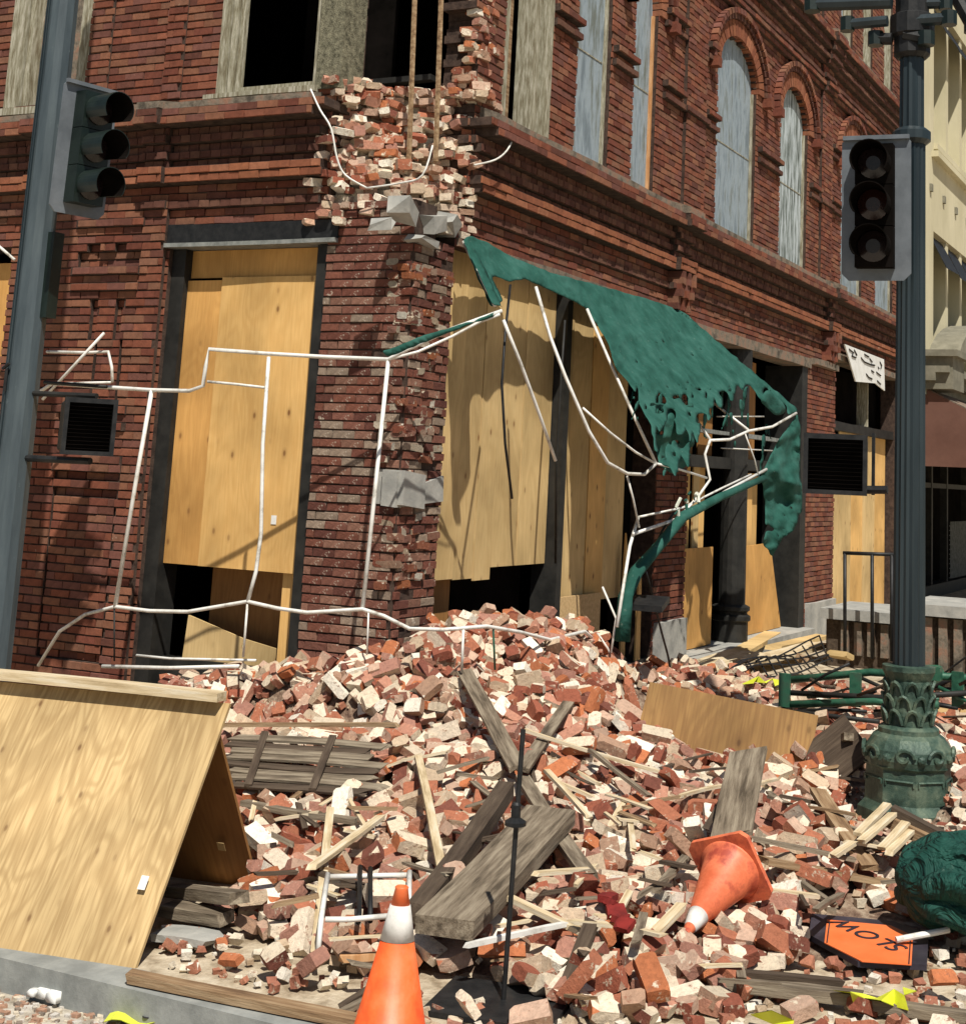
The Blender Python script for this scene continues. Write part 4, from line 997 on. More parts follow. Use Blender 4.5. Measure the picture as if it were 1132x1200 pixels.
# ================================================================== plywood board in the heap
BRc, BLc, TRc = hit(942, 912, .0), hit(740, 866, .0), None
BRc = Vector((BRc.x, BRc.y, BRc.z-.12)); BLc = Vector((BLc.x, BLc.y, BLc.z-.12))
up = Vector((.28, .1, 1)).normalized()
def upto(P, y):
    for k in range(500):
        if proj(P+up*k*.004)[1] < y: return k*.004
h1, h2 = upto(BRc, 836), upto(BLc, 797)
wv = (BRc-BLc); ux = wv.normalized(); 
x = ux; zz = (up-x*up.dot(x)).normalized(); y_ = zz.cross(x)
Mx = Matrix(((x.x, y_.x, zz.x, BLc.x), (x.y, y_.y, zz.y, BLc.y), (x.z, y_.z, zz.z, BLc.z), (0, 0, 0, 1)))
b = MB(); b.prism([(0, 0, 0), (wv.length, 0, 0), (wv.length+.02, 0, h1), (.03, 0, h2)], (0, .018, 0))
tag(b.build('plywood_board', M['plybrown'], None, Mx, recalc=True), 'brown plywood board standing on edge in the bricks left of the lamp base', 'board')
# ================================================================== cones
def cone(P, M4, mat_, label, scale=1.0, boots=True):
    t = thing('traffic_cone', label, 'cone', P, 'orange traffic cones')
    Mw = Matrix.Translation(P) @ M4 @ Matrix.Scale(scale, 4)
    def r_(z): return .022+(.70-z)*.215
    b = MB(); b.lathe([(.20, .03), (.19, .038), (r_(.03)+.003, .06), (r_(.515), .515)], n=28); b.lathe([(r_(.515), .515), (r_(.515)-.002, .517)], n=28)
    o = b.build('cone_body', M[mat_], t, Mw, smooth=True, recalc=True)
    b = MB(); b.lathe([(r_(.515)+.002, .515), (r_(.635)+.002, .635)], n=28); b.build('reflective_band', M['white'], t, Mw, smooth=True)
    b = MB(); b.lathe([(r_(.635), .633), (r_(.69), .69), (.026, .695), (.02, .70), (.018, .68)], n=28); b.build('cone_tip', M[mat_], t, Mw, smooth=True)
    b = MB(); q = .22; c_ = .04
    b.prism([(-q+c_, -q, 0), (q-c_, -q, 0), (q, -q+c_, 0), (q, q-c_, 0), (q-c_, q, 0), (-q+c_, q, 0), (-q, q-c_, 0), (-q, -q+c_, 0)], (0, 0, .032)); b.build('base', M['orangeold'], t, Mw)
    return t
best = None
for i in range(60):
    for k in range(60):
        X, Y = 4.2+i*.02, 2.3+k*.02; a = proj((X, Y, -.13+.70*1.02))
        e = abs(a[0]-465)+abs(a[1]-1047)
        w1 = FPX*.11/((Vector((X, Y, .3))-CAM).length)
        e += abs(proj((X, Y, -.13+.515))[1]-1105)*1.5
        if best is None or e < best[0]: best = (e, X, Y)
cone(Vector((best[1], best[2], -.128)), Matrix.Rotation(radians(3), 4, 'Y') @ Matrix.Rotation(.5, 4, 'Z'), 'orange', 'orange traffic cone with white band standing at the front kerb')
tip = hit(800, 1100, .05); bs = hit(862, 1022, .20); dv = ray(857, 1018); best2 = None
for k in range(600):
    P = CAM+dv*(4.5+k*.01); e = abs((P-tip).length-.565)
    if P.z > .05 and P.x > tip.x and (best2 is None or e < best2[0]): best2 = (e, P)
ax_ = (tip-best2[1]).normalized()
cone(tip-ax_*.57, ax_.to_track_quat('Z', 'Y').to_matrix().to_4x4() @ Matrix.Rotation(.35, 4, 'Z'), 'orangeold', 'faded orange traffic cone fallen on its side on the rubble', .77)
# ================================================================== black rod on its base
Pb = G(590, 1172, .02); ztop = None
for k in range(900):
    z = k*.004
    if proj((Pb.x+.02, Pb.y-.02, z))[1] < 862: ztop = z; break
t = thing('sign_stand', 'thin black rod standing on a dark base plate in front of the rubble', 'stand', Pb)
b = MB(); b.tube([Pb, Pb+Vector((.02, -.02, ztop))], .011, 8); b.build('rod', M['blackmetal'], t)
b = MB(); b.box(Pb+Vector((-.2, -.3, -.018)), (.42, .08, 0), (-.08, .52, 0), (0, 0, .02)); b.build('base_plate', M['blackmetal'], t)
for k in range(900):
    if proj((Pb.x, Pb.y, k*.004))[1] < 962: zc_ = k*.004; break
b = MB(); b.lathe([(.012, 0), (.045, .01), (.045, .025), (.02, .04), (.02, .09), (.012, .10)], (Pb.x+.01, Pb.y-.01, zc_-.03), 14); b.build('collar', M['blackmetal'], t)
# ================================================================== SLOW paddle
c0 = G(1018, 1110, .07)
t = thing('road_sign', 'orange diamond SLOW paddle with black edge lying upside down on the rubble', 'sign', c0)
q = [G(x, y, .06) for x, y in ((948, 1078), (962, 1076), (1052, 1088), (1083, 1103), (1085, 1136), (1062, 1140), (1012, 1133), (948, 1096))]
oct_ = [(943, 1080), (1000, 1077), (1056, 1087), (1090, 1101), (1090, 1128), (1008, 1130), (945, 1112)]
oct_ = [(951, 1077), (1046, 1086), (1088, 1102), (1086, 1138), (1005, 1134), (948, 1102)]
b = MB(); b.prism([G(x, y, .05) for x, y in oct_], (0, 0, .024)); b.build('panel', M['signblack'], t, recalc=True)
org = [(969, 1079), (1044, 1086), (1070, 1098), (1068, 1132), (1010, 1128), (966, 1106)]
b = MB(); b.prism([G(x, y, .076) for x, y in org], (0, 0, .004)); b.build('sign_face', M['signorange'], t, recalc=True)
for a_, b_ in (((972, 1082), (969, 1105)), ((1067, 1099), (1065, 1130))):
    g = MB(); g.tube([G(*a_, .082), G(*b_, .082)], .003, 4); g.build('border_line', M['signblack'], t)
def letters(txt, O, ex, ey, size, m, parent, name='letter', ext=.002):
    """one mesh per letter, baseline along ex, letter height along ey"""
    fc = bpy.data.curves.new('t', 'FONT'); fc.size = size; fc.extrude = ext; pos = 0
    ex, ey = Vector(ex).normalized(), Vector(ey); ey = (ey-ex*ey.dot(ex)).normalized(); ez = ex.cross(ey)
    for ch in txt:
        fc.body = ch; ob = bpy.data.objects.new('t', fc); COL.objects.link(ob)
        bpy.context.view_layer.update(); me = bpy.data.meshes.new_from_object(ob.evaluated_get(bpy.context.evaluated_depsgraph_get()))
        wd = max([v.co.x for v in me.vertices] or [.2]); bpy.data.objects.remove(ob); me.materials.clear(); me.materials.append(m)
        P = Vector(O)+ex*pos
        Mx = Matrix(((ex.x, ey.x, ez.x, P.x), (ex.y, ey.y, ez.y, P.y), (ex.z, ey.z, ez.z, P.z), (0, 0, 0, 1)))
        o = bpy.data.objects.new(name, me); link(o, parent, Mx); pos += wd+size*.09
S0 = G(1066, 1108, .082); S1 = G(980, 1080, .082); ex = (G(988, 1082, .082)-G(1062, 1114, .082)).normalized(); ey = Vector((0, 0, 1)).cross(ex)
sz = .155; O = G(1067, 1112, .0822)
letters('SLOW', O, ex, ey, sz, M['signblack'], t)
b = MB(); b.tube([G(1050, 1102, .10), G(1112, 1090, .14)], .014, 10); b.build('handle', M['tube'], t)
# ================================================================== awning wreck
AW = thing('wrecked_awning', 'torn green canvas awning hanging off its bent white tube frame across the corner', 'awning', (10.3, 5.9, 3.9))
def T_(pts, r=.017, m='tube', nm='frame_tube'):
    r *= .80; b = MB(); b.tube([at(px, py, ax, v) for px, py, ax, v in pts], r, 8); return b.build(nm, M[m], AW, smooth=True)
l = lambda D: X0-D
T_([(48, 458, 0, l(.84)), (62, 449, 0, l(.84)), (100, 452, 0, l(.83)), (178, 457, 0, l(.82)), (222, 458, 0, l(.81)), (238, 452, 0, l(.8)), (241, 430, 0, l(.8)), (245, 409, 0, l(.8)), (310, 414, 0, l(.66)), (380, 418, 0, l(.5)), (455, 421, 0, l(.34)), (480, 408, 1, 5.72), (530, 385, 1, 5.55), (588, 364, 1, 5.3)], .019)
T_([(243, 447, 0, l(.8)), (275, 450, 0, l(.73)), (310, 454, 0, l(.68))], .013)
T_([(178, 457, 0, l(.82)), (160, 560, 0, l(.84)), (135, 711, 0, l(.86))], .02)
T_([(315, 418, 0, l(.66)), (308, 520, 0, l(.72)), (306, 625, 0, l(.76)), (300, 670, 0, l(.78)), (290, 706, 0, l(.82))], .018)
T_([(455, 423, 0, l(.34)), (440, 570, 0, l(.5)), (425, 713, 0, l(.66))], .02)
T_([(45, 780, 0, l(.5)), (70, 740, 0, l(.68)), (100, 720, 0, l(.8)), (135, 711, 0, l(.86)), (175, 716, 0, l(.85)), (220, 717, 0, l(.85)), (290, 705, 0, l(.82)), (325, 713, 0, l(.8)), (360, 718, 0, l(.77)), (425, 714, 0, l(.68)), (450, 722, 0, l(.66)), (480, 737, 0, l(.62)), (520, 738, 1, 5.1), (570, 734, 1, 5.0), (610, 741, 1, 5.0), (645, 750, 1, 5.0), (685, 740, 1, 5.05), (705, 758, 1, 5.1)], .017)
T_([(134, 713, 0, l(.86)), (134, 775, 0, l(.86))], .008, 'darkframe')
T_([(290, 708, 0, l(.82)), (285, 770, 0, l(.8))], .011)
T_([(432, 716, 0, l(.68)), (430, 768, 0, l(.66))], .008)
T_([(543, 738, 1, 5.05), (541, 788, 1, 5.05)], .012); T_([(578, 736, 1, 5.0), (580, 785, 1, 5.0)], .010, 'rust')
T_([(55, 412, 0, l(.35)), (100, 413, 0, l(.35)), (127, 412, 0, l(.35)), (131, 430, 0, l(.35)), (132, 448, 0, l(.35))], .016)
T_([(75, 449, 0, l(.35)), (130, 448, 0, l(.35))], .013)
T_([(122, 390, 0, l(.42)), (50, 468, 0, l(.45))], .016)
T_([(52, 448, 0, l(.9)), (125, 453, 0, l(.88))], .018, 'darkframe')
T_([(-5, 285, 0, l(.5)), (17, 304, 0, l(.5))], .016)
T_([(160, 768, 0, l(.3)), (200, 772, 0, l(.28)), (300, 774, 0, l(.25))], .012); T_([(120, 781, 0, l(.5)), (200, 783, 0, l(.5)), (280, 781, 0, l(.5))], .018)
# right-hand part: ribs, front bars
T_([(543, 283, 1, 5.93), (560, 318, 1, 5.7), (580, 358, 1, 5.4)], .017)
T_([(455, 421, 0, l(.34)), (490, 412, 1, 5.8), (530, 394, 1, 5.6), (560, 378, 1, 5.45), (586, 368, 1, 5.3)], .014)
T_([(590, 375, 1, 5.3), (610, 425, 1, 5.25), (632, 485, 1, 5.2), (651, 540, 1, 5.15)], .016)
T_([(598, 334, 1, 5.55), (592, 390, 1, 5.35), (588, 450, 1, 5.3), (592, 520, 1, 5.3), (600, 584, 1, 5.35)], .013, 'blackmetal')
T_([(662, 375, 1, 5.7), (657, 450, 1, 5.7), (652, 538, 1, 5.7), (651, 660, 1, 5.8)], .014, 'darkframe')
T_([(628, 336, 1, 5.6), (645, 395, 1, 5.4), (662, 440, 1, 5.25), (690, 505, 1, 5.1), (712, 542, 1, 5.0), (735, 555, 1, 4.95), (755, 556, 1, 4.95), (768, 544, 1, 4.95)], .018)
T_([(683, 478, 1, 5.3), (715, 507, 1, 5.15), (745, 530, 1, 5.0), (768, 543, 1, 4.95)], .014)
T_([(688, 362, 1, 5.7), (715, 425, 1, 5.4), (745, 492, 1, 5.1), (769, 544, 1, 4.95)], .018)
T_([(768, 543, 1, 4.95), (790, 548, 1, 4.95), (828, 560, 1, 4.95)], .014)
T_([(785, 450, 1, 5.5), (810, 483, 1, 5.2), (832, 515, 1, 4.95)], .018); T_([(820, 458, 1, 5.5), (850, 483, 1, 5.2), (877, 504, 1, 4.9)], .018)
T_([(832, 516, 1, 4.95), (855, 515, 1, 4.92), (877, 505, 1, 4.9), (905, 500, 1, 4.85), (933, 484, 1, 4.8)], .018)
T_([(832, 516, 1, 4.95), (826, 532, 1, 4.95), (832, 562, 1, 4.95), (818, 582, 1, 4.93), (800, 602, 1, 4.9)], .017)
T_([(873, 508, 1, 4.9), (884, 538, 1, 4.85), (890, 562, 1, 4.85)], .010)
T_([(898, 550, 1, 4.85), (850, 576, 1, 4.9), (800, 606, 1, 4.9), (742, 626, 1, 4.95)], .02); T_([(880, 556, 1, 4.9), (846, 572, 1, 4.95), (800, 595, 1, 4.95), (748, 606, 1, 5.0)], .013)
T_([(735, 558, 1, 4.98), (742, 585, 1, 4.97), (749, 618, 1, 4.96)], .012)
T_([(748, 606, 1, 5.0), (738, 640, 1, 4.95), (730, 690, 1, 4.9), (723, 735, 1, 4.9)], .018)
T_([(706, 688, 1, 5.1), (722, 725, 1, 4.95), (716, 765, 1, 4.95)], .012); T_([(700, 742, 1, 5.1), (712, 760, 1, 5.0), (722, 790, 1, 5.0)], .012)
for a, b2 in (((840, 488), (895, 488)), ((845, 525), (905, 528))): T_([(a[0], a[1], 1, 5.75), (b2[0], b2[1], 1, 5.75)], .010)
def cloth(name, poly, depth, step, m, holes=(), ax=1, parent=AW, seed=1, rag=.35, th=.004, wav=.03):
    r = random.Random(seed); xs = [p[0] for p in poly]; ys = [p[1] for p in poly]; x0, y0 = min(xs), min(ys)
    nx, ny = int((max(xs)-x0)/step)+2, int((max(ys)-y0)/step)+2; V = {}; F = []; VV = []
    def vid(i, k):
        if (i, k) not in V:
            x, y = x0+i*step+r.uniform(-.25, .25)*step, y0+k*step+r.uniform(-.25, .25)*step
            V[(i, k)] = len(VV); VV.append((x, y))
        return V[(i, k)]
    for i in range(nx):
        for k in range(ny):
            x, y = x0+(i+.5)*step, y0+(k+.5)*step
            if not inpoly(x, y, poly): continue
            if any(h(x, y, r) for h in holes): continue
            F.append((vid(i, k), vid(i+1, k), vid(i+1, k+1), vid(i, k+1)))
    if not F: return None
    b = MB(); n = len(VV); off = Vector((0, th, 0)) if ax == 1 else Vector((th, 0, 0))
    E_ = {}
    for f in F:
        for q in range(4):
            e = (f[q], f[(q+1) % 4]); E_[e] = 1
    nb = {}
    for a, c in E_:
        if (c, a) not in E_: nb.setdefault(a, []).append(c); nb.setdefault(c, []).append(a)
    for it in range(3):
        old = list(VV)
        for a, l_ in nb.items(): VV[a] = (.4*old[a][0]+.6*sum(old[q][0] for q in l_)/len(l_), .4*old[a][1]+.6*sum(old[q][1] for q in l_)/len(l_))
    VV = [at(x, y, ax, depth(x, y)+wav*noise.noise((x/38, y/38, seed))+wav*.35*noise.noise((x/11, y/11, seed))) for x, y in VV]
    FF = F+[tuple(n+v for v in f[::-1]) for f in F]+[(a, a+n, c+n, c) for a, c in E_ if (c, a) not in E_]
    b.add(VV+[v+off for v in VV], FF); o = b.build(name, M[m], parent, recalc=False, smooth=True); return o
def dcan(x, y):                # the canvas slopes out from the wall; 0 at the upper edge
    pts = [(543, 280), (590, 290), (690, 330), (790, 360), (938, 480)]
    yt = 480
    for i in range(4):
        (a, b2), (c, d) = pts[i], pts[i+1]
        if a <= x <= c: yt = b2+(d-b2)*(x-a)/(c-a)
    t = max(0, y-yt)/110*.75*(1+max(0, x-700)/700)
    return 5.93-t-max(0, x-790)/148*.9
def tears(x, y, r):
    n = noise.noise((x/13, y/13, 2.2)); lim = 432+20*noise.noise((x/9, 0, 7))
    if x > 770 and y > lim+22 and n > .22: return True
    if 735 < x < 860 and y > 452 and noise.noise((x/5, y/16, 3)) > .38: return True
    return (690 < x < 880 and 385 < y <= lim and noise.noise((x/5, y/7, 9)) > .56)
main = [(543, 279), (553, 276), (572, 284), (600, 301), (645, 319), (690, 331), (745, 346), (790, 360), (804, 368), (870, 425), (938, 482), (925, 486), (905, 478), (890, 466), (880, 452), (872, 462), (864, 450), (858, 474), (850, 456), (845, 484), (838, 466), (832, 497), (824, 484), (818, 522), (812, 505), (807, 548), (798, 530), (792, 562), (784, 545), (778, 560), (770, 543), (764, 500), (752, 478), (745, 462), (738, 450), (722, 434), (714, 404), (700, 380), (690, 364), (672, 352), (640, 338), (615, 326), (598, 330), (575, 322), (590, 352), (576, 360), (560, 325)]
cloth('canvas', main, dcan, 2.6, 'canvas', (tears,), seed=1, wav=.05)
cloth('canvas_flap', [(936, 482), (940, 600), (930, 622), (918, 630), (905, 652), (895, 640), (898, 600), (892, 556), (910, 520)], lambda x, y: 4.75+(940-x)*.003, 2.4, 'canvas', (lambda x, y, r: y > 590 and noise.noise((x/8, y/8, 5)) > .3,), seed=3, wav=.10)
cloth('canvas_flap', [(762, 470), (788, 476), (812, 470), (816, 512), (806, 545), (790, 556), (772, 545), (766, 510)], lambda x, y: 5.0, 2.4, 'canvas', (lambda x, y, r: noise.noise((x/9, y/9, 8)) > .25,), seed=5, wav=.12)
cloth('canvas_flap', [(900, 455), (925, 480), (915, 490), (905, 486), (890, 470)], lambda x, y: 4.95, 4, 'canvas', (), seed=6, wav=.05)
cloth('canvas_strip', [(448, 412), (500, 392), (560, 374), (586, 362), (586, 368), (530, 388), (480, 408), (455, 419)], lambda x, y: 5.62-(x-450)*.0022, 3, 'canvas', (), seed=7, wav=.02)
cloth('canvas_strip', [(545, 283), (556, 290), (585, 350), (590, 360), (578, 358), (568, 335)], lambda x, y: 5.75-(y-283)*.005, 3, 'canvas', (), seed=8, wav=.03)
# torn shreds below the ragged edge
random.seed(31)
for i in range(44):
    x = random.uniform(742, 900); y = 440+random.uniform(0, 60)+(x > 850)*10; ln = random.uniform(14, 50); d0 = dcan(x, min(y, 470))-.02
    w_ = random.uniform(1.2, 4.5); bx = random.uniform(-8, 8)
    cloth('canvas_strip', [(x, y), (x+w_, y), (x+w_*.8+bx*.5, y+ln*.5), (x+w_*.4+bx, y+ln), (x+bx, y+ln*.9), (x+bx*.5, y+ln*.5)], lambda a, c: d0, 2.2, 'canvas', (), seed=i+40, wav=.03)
b = MB(); b.tube([at(895, 560, 1, 4.82), at(845, 582, 1, 4.85), at(800, 606, 1, 4.85), at(772, 640, 1, 4.88), at(745, 672, 1, 4.9), at(733, 700, 1, 4.9), at(728, 752, 1, 4.9)], .035, 10, r2=.07)
o = b.build('rolled_canvas', M['canvas'], AW, smooth=True)
for v in o.data.vertices: v.co += Vector((0, 0, 1))*.02*noise.noise(v.co*9)+Vector((1, 0, 0))*.03*noise.noise(v.co*7)
b = MB(); b.box(at(735, 715, 1, 4.9), (.42, .1, .05), (.03, -.3, 0), (0, 0, .05)); o = b.build('light_box', M['blackmetal'], AW)
for i in range(14):            # mortar-dusted shreds where the tubes meet
    P = at(random.uniform(792, 822), random.uniform(578, 602), 1, 4.86); b = MB()
    b.tube([P, P+Vector((random.uniform(-.12, .12), random.uniform(-.03, .03), random.uniform(-.12, .05)))], random.uniform(.006, .018), 5); b.build('shred', M['dust' if i % 2 else 'canvas'], AW)
cable('hanging_cable', [(757, 670), (765, 700), (775, 740), (783, 770), (786, 790)], 1, [5.2, 5.2, 5.25, 5.3, 5.3], .012, M['blackmetal'], AW)
cable('hanging_cable', [(790, 600), (776, 622), (768, 640), (752, 660)], 1, [4.9, 4.95, 5, 5.05], .012, M['blackmetal'], AW)
# ================================================================== street poles
# left pole
XP = 8.1
t = thing('signal_pole', 'tall blue-grey steel pole at the left edge of the pavement', 'pole', (XP, at(20, 500, 0, XP).y, 0))
yc = at(21, 500, 0, XP).y; b = MB()
b.lathe([(.19, 0), (.19, .05), (.135, .06), (.128, 2.0), (.12, 3.6), (.108, 6.0), (.10, 9)], (XP, yc, 0), 12); b.build('shaft', M['polestain'], t)
for a in (-.5, .15):
    b = MB(); dx, dy = -cos(a-.4), -sin(a-.4); r_ = .12; b.tube([(XP+dx*.135, yc+dy*.135, .1), (XP+dx*.118, yc+dy*.118, 5.0), (XP+dx*.10, yc+dy*.10, 9)], .007, 5); b.build('seam', M['lamp'], t)
b = MB(); P = at(58, 272, 0, XP); Q = at(50, 372, 0, XP); b.box((XP-.02, Q.y-.05, Q.z), (.10, 0, 0), (0, .10, 0), (0, 0, P.z-Q.z)); b.build('dark_box', M['signal'], t)  # narrow upright dark box against the pole
P = at(8, 432, 0, XP-.14); b = MB(); b.tube([P, P+Vector((0, .0, -.16))], .012, 6); b.tube([P+Vector((-.01, -.03, .04)), P+Vector((-.01, .03, .0))], .012, 6); b.build('latch', M['blackmetal'], t)
# signals
def signal(name, P, fx, label, sc=1.0, lit=False, tilt=0, vm='signal'):
    """P = centre of the back plate, fx = direction it faces"""
    t = thing(name, label, 'traffic light', P, 'traffic lights'); f = Vector(fx).normalized(); s = Vector((0, 0, 1)).cross(f); u = f.cross(s)
    Mx = Matrix(((s.x, f.x, u.x, P.x), (s.y, f.y, u.y, P.y), (s.z, f.z, u.z, P.z), (0, 0, 0, 1))) @ Matrix.Rotation(tilt, 4, 'Y') @ Matrix.Scale(sc, 4)
    b = MB(); hw, hh, c = .24, .515, .05
    b.prism([(-hw+c, 0, -hh), (hw-c, 0, -hh), (hw, 0, -hh+c), (hw, 0, hh-c), (hw-c, 0, hh), (-hw+c, 0, hh), (-hw, 0, hh-c), (-hw, 0, -hh+c)], (0, .012, 0)); b.build('back_plate', M['plate'], t, Mx, recalc=True)
    b = MB(); b.box((-hw+.01, .012, hh-.035), (2*hw-.02, 0, 0), (0, .03, 0), (0, 0, .03)); b.build('plate_flange', M['plate'], t, Mx)
    for i in (1, 0, -1):
        z = i*.29; b = MB(); b.box((-.13, -.10, z-.142), (.26, 0, 0), (0, .24, 0), (0, 0, .284)); h = b.build('housing', M[vm], t, Mx)
        b = MB(); b.lathe([(.108, 0), (.108, .015), (.05, .03)], n=24, M=Matrix.Translation((0, .14, z)) @ Matrix.Rotation(-pi/2, 4, 'X')); b.build('lens', M['redlens' if i == 0 and lit else 'lens'], h, Mx)
        b = MB(); n = 22; V = []; F = []
        for q in range(n+1):
            a = -.62+(pi+1.24)*q/n
            for r_, y in ((.122, .14), (.130, .40)): V.append((r_*cos(a), y, z+r_*sin(a)))
        N = len(V); V += [(v[0]*.955, v[1], z+(v[2]-z)*.955) for v in V]
        for q in range(n):
            a0 = 2*q; F += [(a0, a0+1, a0+3, a0+2), (N+a0, N+a0+2, N+a0+3, N+a0+1), (a0+1, N+a0+1, N+a0+3, a0+3)]
        F += [(0, N, N+1, 1), (2*n, 2*n+1, N+2*n+1, N+2*n)]
        b.add(V[:N], F[0:0]); b.f = []; b.c = []; b.m = []; b.v = []
        b.add(V, [f for f in F if max(f) < N or min(f) < N <= max(f)]); b.build('visor', M[vm], h, Mx)
        b = MB(); b.add(V, [f for f in F if min(f) >= N]); b.build('visor_lining', M['dark'], h, Mx)
    return t, Mx
Pc = at(98, 175, 0, 8.0)
signal('traffic_light', Pc, (-.20, -.97, -.03), 'three-lens traffic light seen from the side on the left pole', .96)
b = MB(); 
def pedsignal(P, fx, label, w_, h_, d_):
    t = thing('pedestrian_signal', label, 'crossing signal', P, 'pedestrian signals'); f = Vector(fx).normalized(); s = Vector((0, 0, 1)).cross(f); u = f.cross(s)
    Mx = Matrix(((s.x, f.x, u.x, P.x), (s.y, f.y, u.y, P.y), (s.z, f.z, u.z, P.z), (0, 0, 0, 1)))
    b = MB(); c = .04
    b.prism([(-w_/2+c, -d_, -h_/2), (w_/2-c, -d_, -h_/2), (w_/2, -d_, -h_/2+c), (w_/2, -d_, h_/2-c), (w_/2-c, -d_, h_/2), (-w_/2+c, -d_, h_/2), (-w_/2, -d_, h_/2-c), (-w_/2, -d_, -h_/2+c)], (0, d_, 0)); b.build('housing', M['darkframe'], t, Mx, recalc=True)
    b = MB()
    for x0, x1, z0, z1 in ((-w_/2, w_/2, h_/2-.035, h_/2), (-w_/2, w_/2, -h_/2, -h_/2+.03), (-w_/2, -w_/2+.03, -h_/2+.03, h_/2-.035), (w_/2-.03, w_/2, -h_/2+.03, h_/2-.035)):
        b.box((x0, .001, z0), (x1-x0, 0, 0), (0, .05, 0), (0, 0, z1-z0))
    b.build('front_rim', M['blackmetal'], t, Mx); 
    b = MB(); b.box((-w_/2+.031, .001, -h_/2+.031), (w_-.062, 0, 0), (0, .012, 0), (0, 0, h_-.067)); b.build('display', M['dark'], t, Mx)
    g = MB()
    for i in range(12): g = MB(); g.box((-w_/2+.035, .014, -h_/2+.04+(h_-.08)*i/12), (w_-.07, 0, 0), (0, .03, .004), (0, 0, .003)); g.build('louvre', M['dark'], t, Mx)
    return t, Mx
t1, Mx1 = pedsignal(at(104, 500, 0, 8.05), (-.62, -.78, 0), 'black pedestrian signal box mounted on the left pole', .36, .40, .16)
P0 = at(104, 500, 0, 8.05)
b = MB(); b.tube([P0+Vector((.05, .0, -.24)), Vector((XP, yc-.1, P0.z-.24))], .025, 8); b.build('mounting_arm', M['blackmetal'], t1)
b = MB(); b.tube([P0+Vector((.05, .0, .22)), Vector((XP, yc-.1, P0.z+.23))], .02, 8); b.build('mounting_arm', M['darkframe'], t1)
# right post
base = G(1054, 968); bx, by = base.x+.25, base.y
t = thing('lamp_post', 'ornate green cast-iron post with a dark shaft at the right', 'lamp post', (bx, by, 0))
def zfor(py, r=0):
    for k in range(3000):
        if proj((bx-r, by, k*.003))[1] < py: return k*.003
z_ped, z_ring, z_cap = zfor(900, .2), zfor(862, .15), zfor(788, .12)
b = MB(); b.lathe([(.33, 0), (.33, .07), (.30, .10), (.285, .12), (.275, z_ped-.02), (.295, z_ped)], (bx, by, 0), 8, ph=pi/8); b.build('pedestal', M['lampbase'], t)
b = MB(); b.lathe([(.28, z_ped), (.29, z_ped+.04), (.28, z_ped+.10), (.235, z_ped+.17), (.19, z_ped+.2), (.175, z_ring-.02), (.20, z_ring), (.20, z_ring+.03), (.165, z_ring+.05)], (bx, by, 0), 16); b.build('scroll_body', M['lampbase'], t, smooth=False)
b = MB(); b.lathe([(.155, z_ring+.05), (.145, z_cap-.06), (.16, z_cap-.03), (.175, z_cap), (.175, z_cap+.03), (.13, z_cap+.035)], (bx, by, 0), 16); b.build('capital', M['lampbase'], t)
for lv in range(3):            # leaves of the capital
    z0 = z_ring+.06+lv*(z_cap-z_ring-.13)/3; hL = (z_cap-z_ring-.10)/3
    for k in range(9):
        a = 2*pi*(k+.5*(lv % 2))/9; b = MB(); pts = []
        for q in range(7):
            s_ = q/6; th_ = a+(-.30+.60*s_); zz_ = z0+hL*.95*sin(pi*s_)**.6; rr_ = .158-.006*lv+.020*sin(pi*s_); pts.append((bx+rr_*cos(th_), by+rr_*sin(th_), zz_))
        b.tube(pts, .013, 5)
        cx_ = [(bx+(.185)*cos(a+.07*w3), by+.185*sin(a+.07*w3), z0+hL*(.1+.5*abs(w3-1)*0+.5)) for w3 in (-1, 0, 1)]
        b.build('leaf', M['lampbase'], t)
for k in range(8):             # scrolls on the body
    a = 2*pi*k/8+.12; n_v = Vector((cos(a), sin(a), 0)); s_v = Vector((-sin(a), cos(a), 0)); c_v = Vector((bx, by, z_ped+.07))+n_v*.287; pts = []
    for q in range(16):
        an = q/15*4.2*pi/2; rr_ = .068*(1-q/19); pts.append(c_v+s_v*(rr_*cos(an))*(-1 if k % 2 else 1)+Vector((0, 0, rr_*sin(an)*.85)))
    b = MB(); b.tube(pts, .014, 6); b.build('scroll', M['lampbase'], t)
    b = MB(); c2 = Vector((bx, by, z_ped+.06))+Vector((cos(a+pi/8), sin(a+pi/8), 0))*.28
    b.lathe([(.03, 0), (.028, .02), (.012, .03)], n=8, M=Matrix.Translation(c2) @ Vector((cos(a+pi/8), sin(a+pi/8), 0)).to_track_quat('Z', 'Y').to_matrix().to_4x4()); b.build('boss', M['lampbase'], t)
for k in range(8):
    a = 2*pi*k/8; n_v = Vector((cos(a), sin(a), 0)); s_v = Vector((-sin(a), cos(a), 0)); c_v = Vector((bx, by, 0))+n_v*.262
    b = MB(); zA, zB = .24, z_ped-.08
    for A_, B_ in ((c_v-s_v*.09+Vector((0, 0, zA)), c_v-s_v*.09+Vector((0, 0, zB))), (c_v+s_v*.09+Vector((0, 0, zA)), c_v+s_v*.09+Vector((0, 0, zB))), (c_v-s_v*.09+Vector((0, 0, zB)), c_v+s_v*.09+Vector((0, 0, zB)))): b.tube([A_, B_], .008, 4)
    b.build('panel_moulding', M['lampbase'], t)
zt = zfor(152, .1)
b = MB(); n = 16; V = []; F = []
prof = [(.108, z_cap+.03), (.103, 2.5), (.098, zt-.08)]
for r_, z in prof:
    for k in range(n*2):
        a = 2*pi*k/(n*2); q = r_*(1-.10*(k % 2)); V.append((bx+q*cos(a), by+q*sin(a), z))
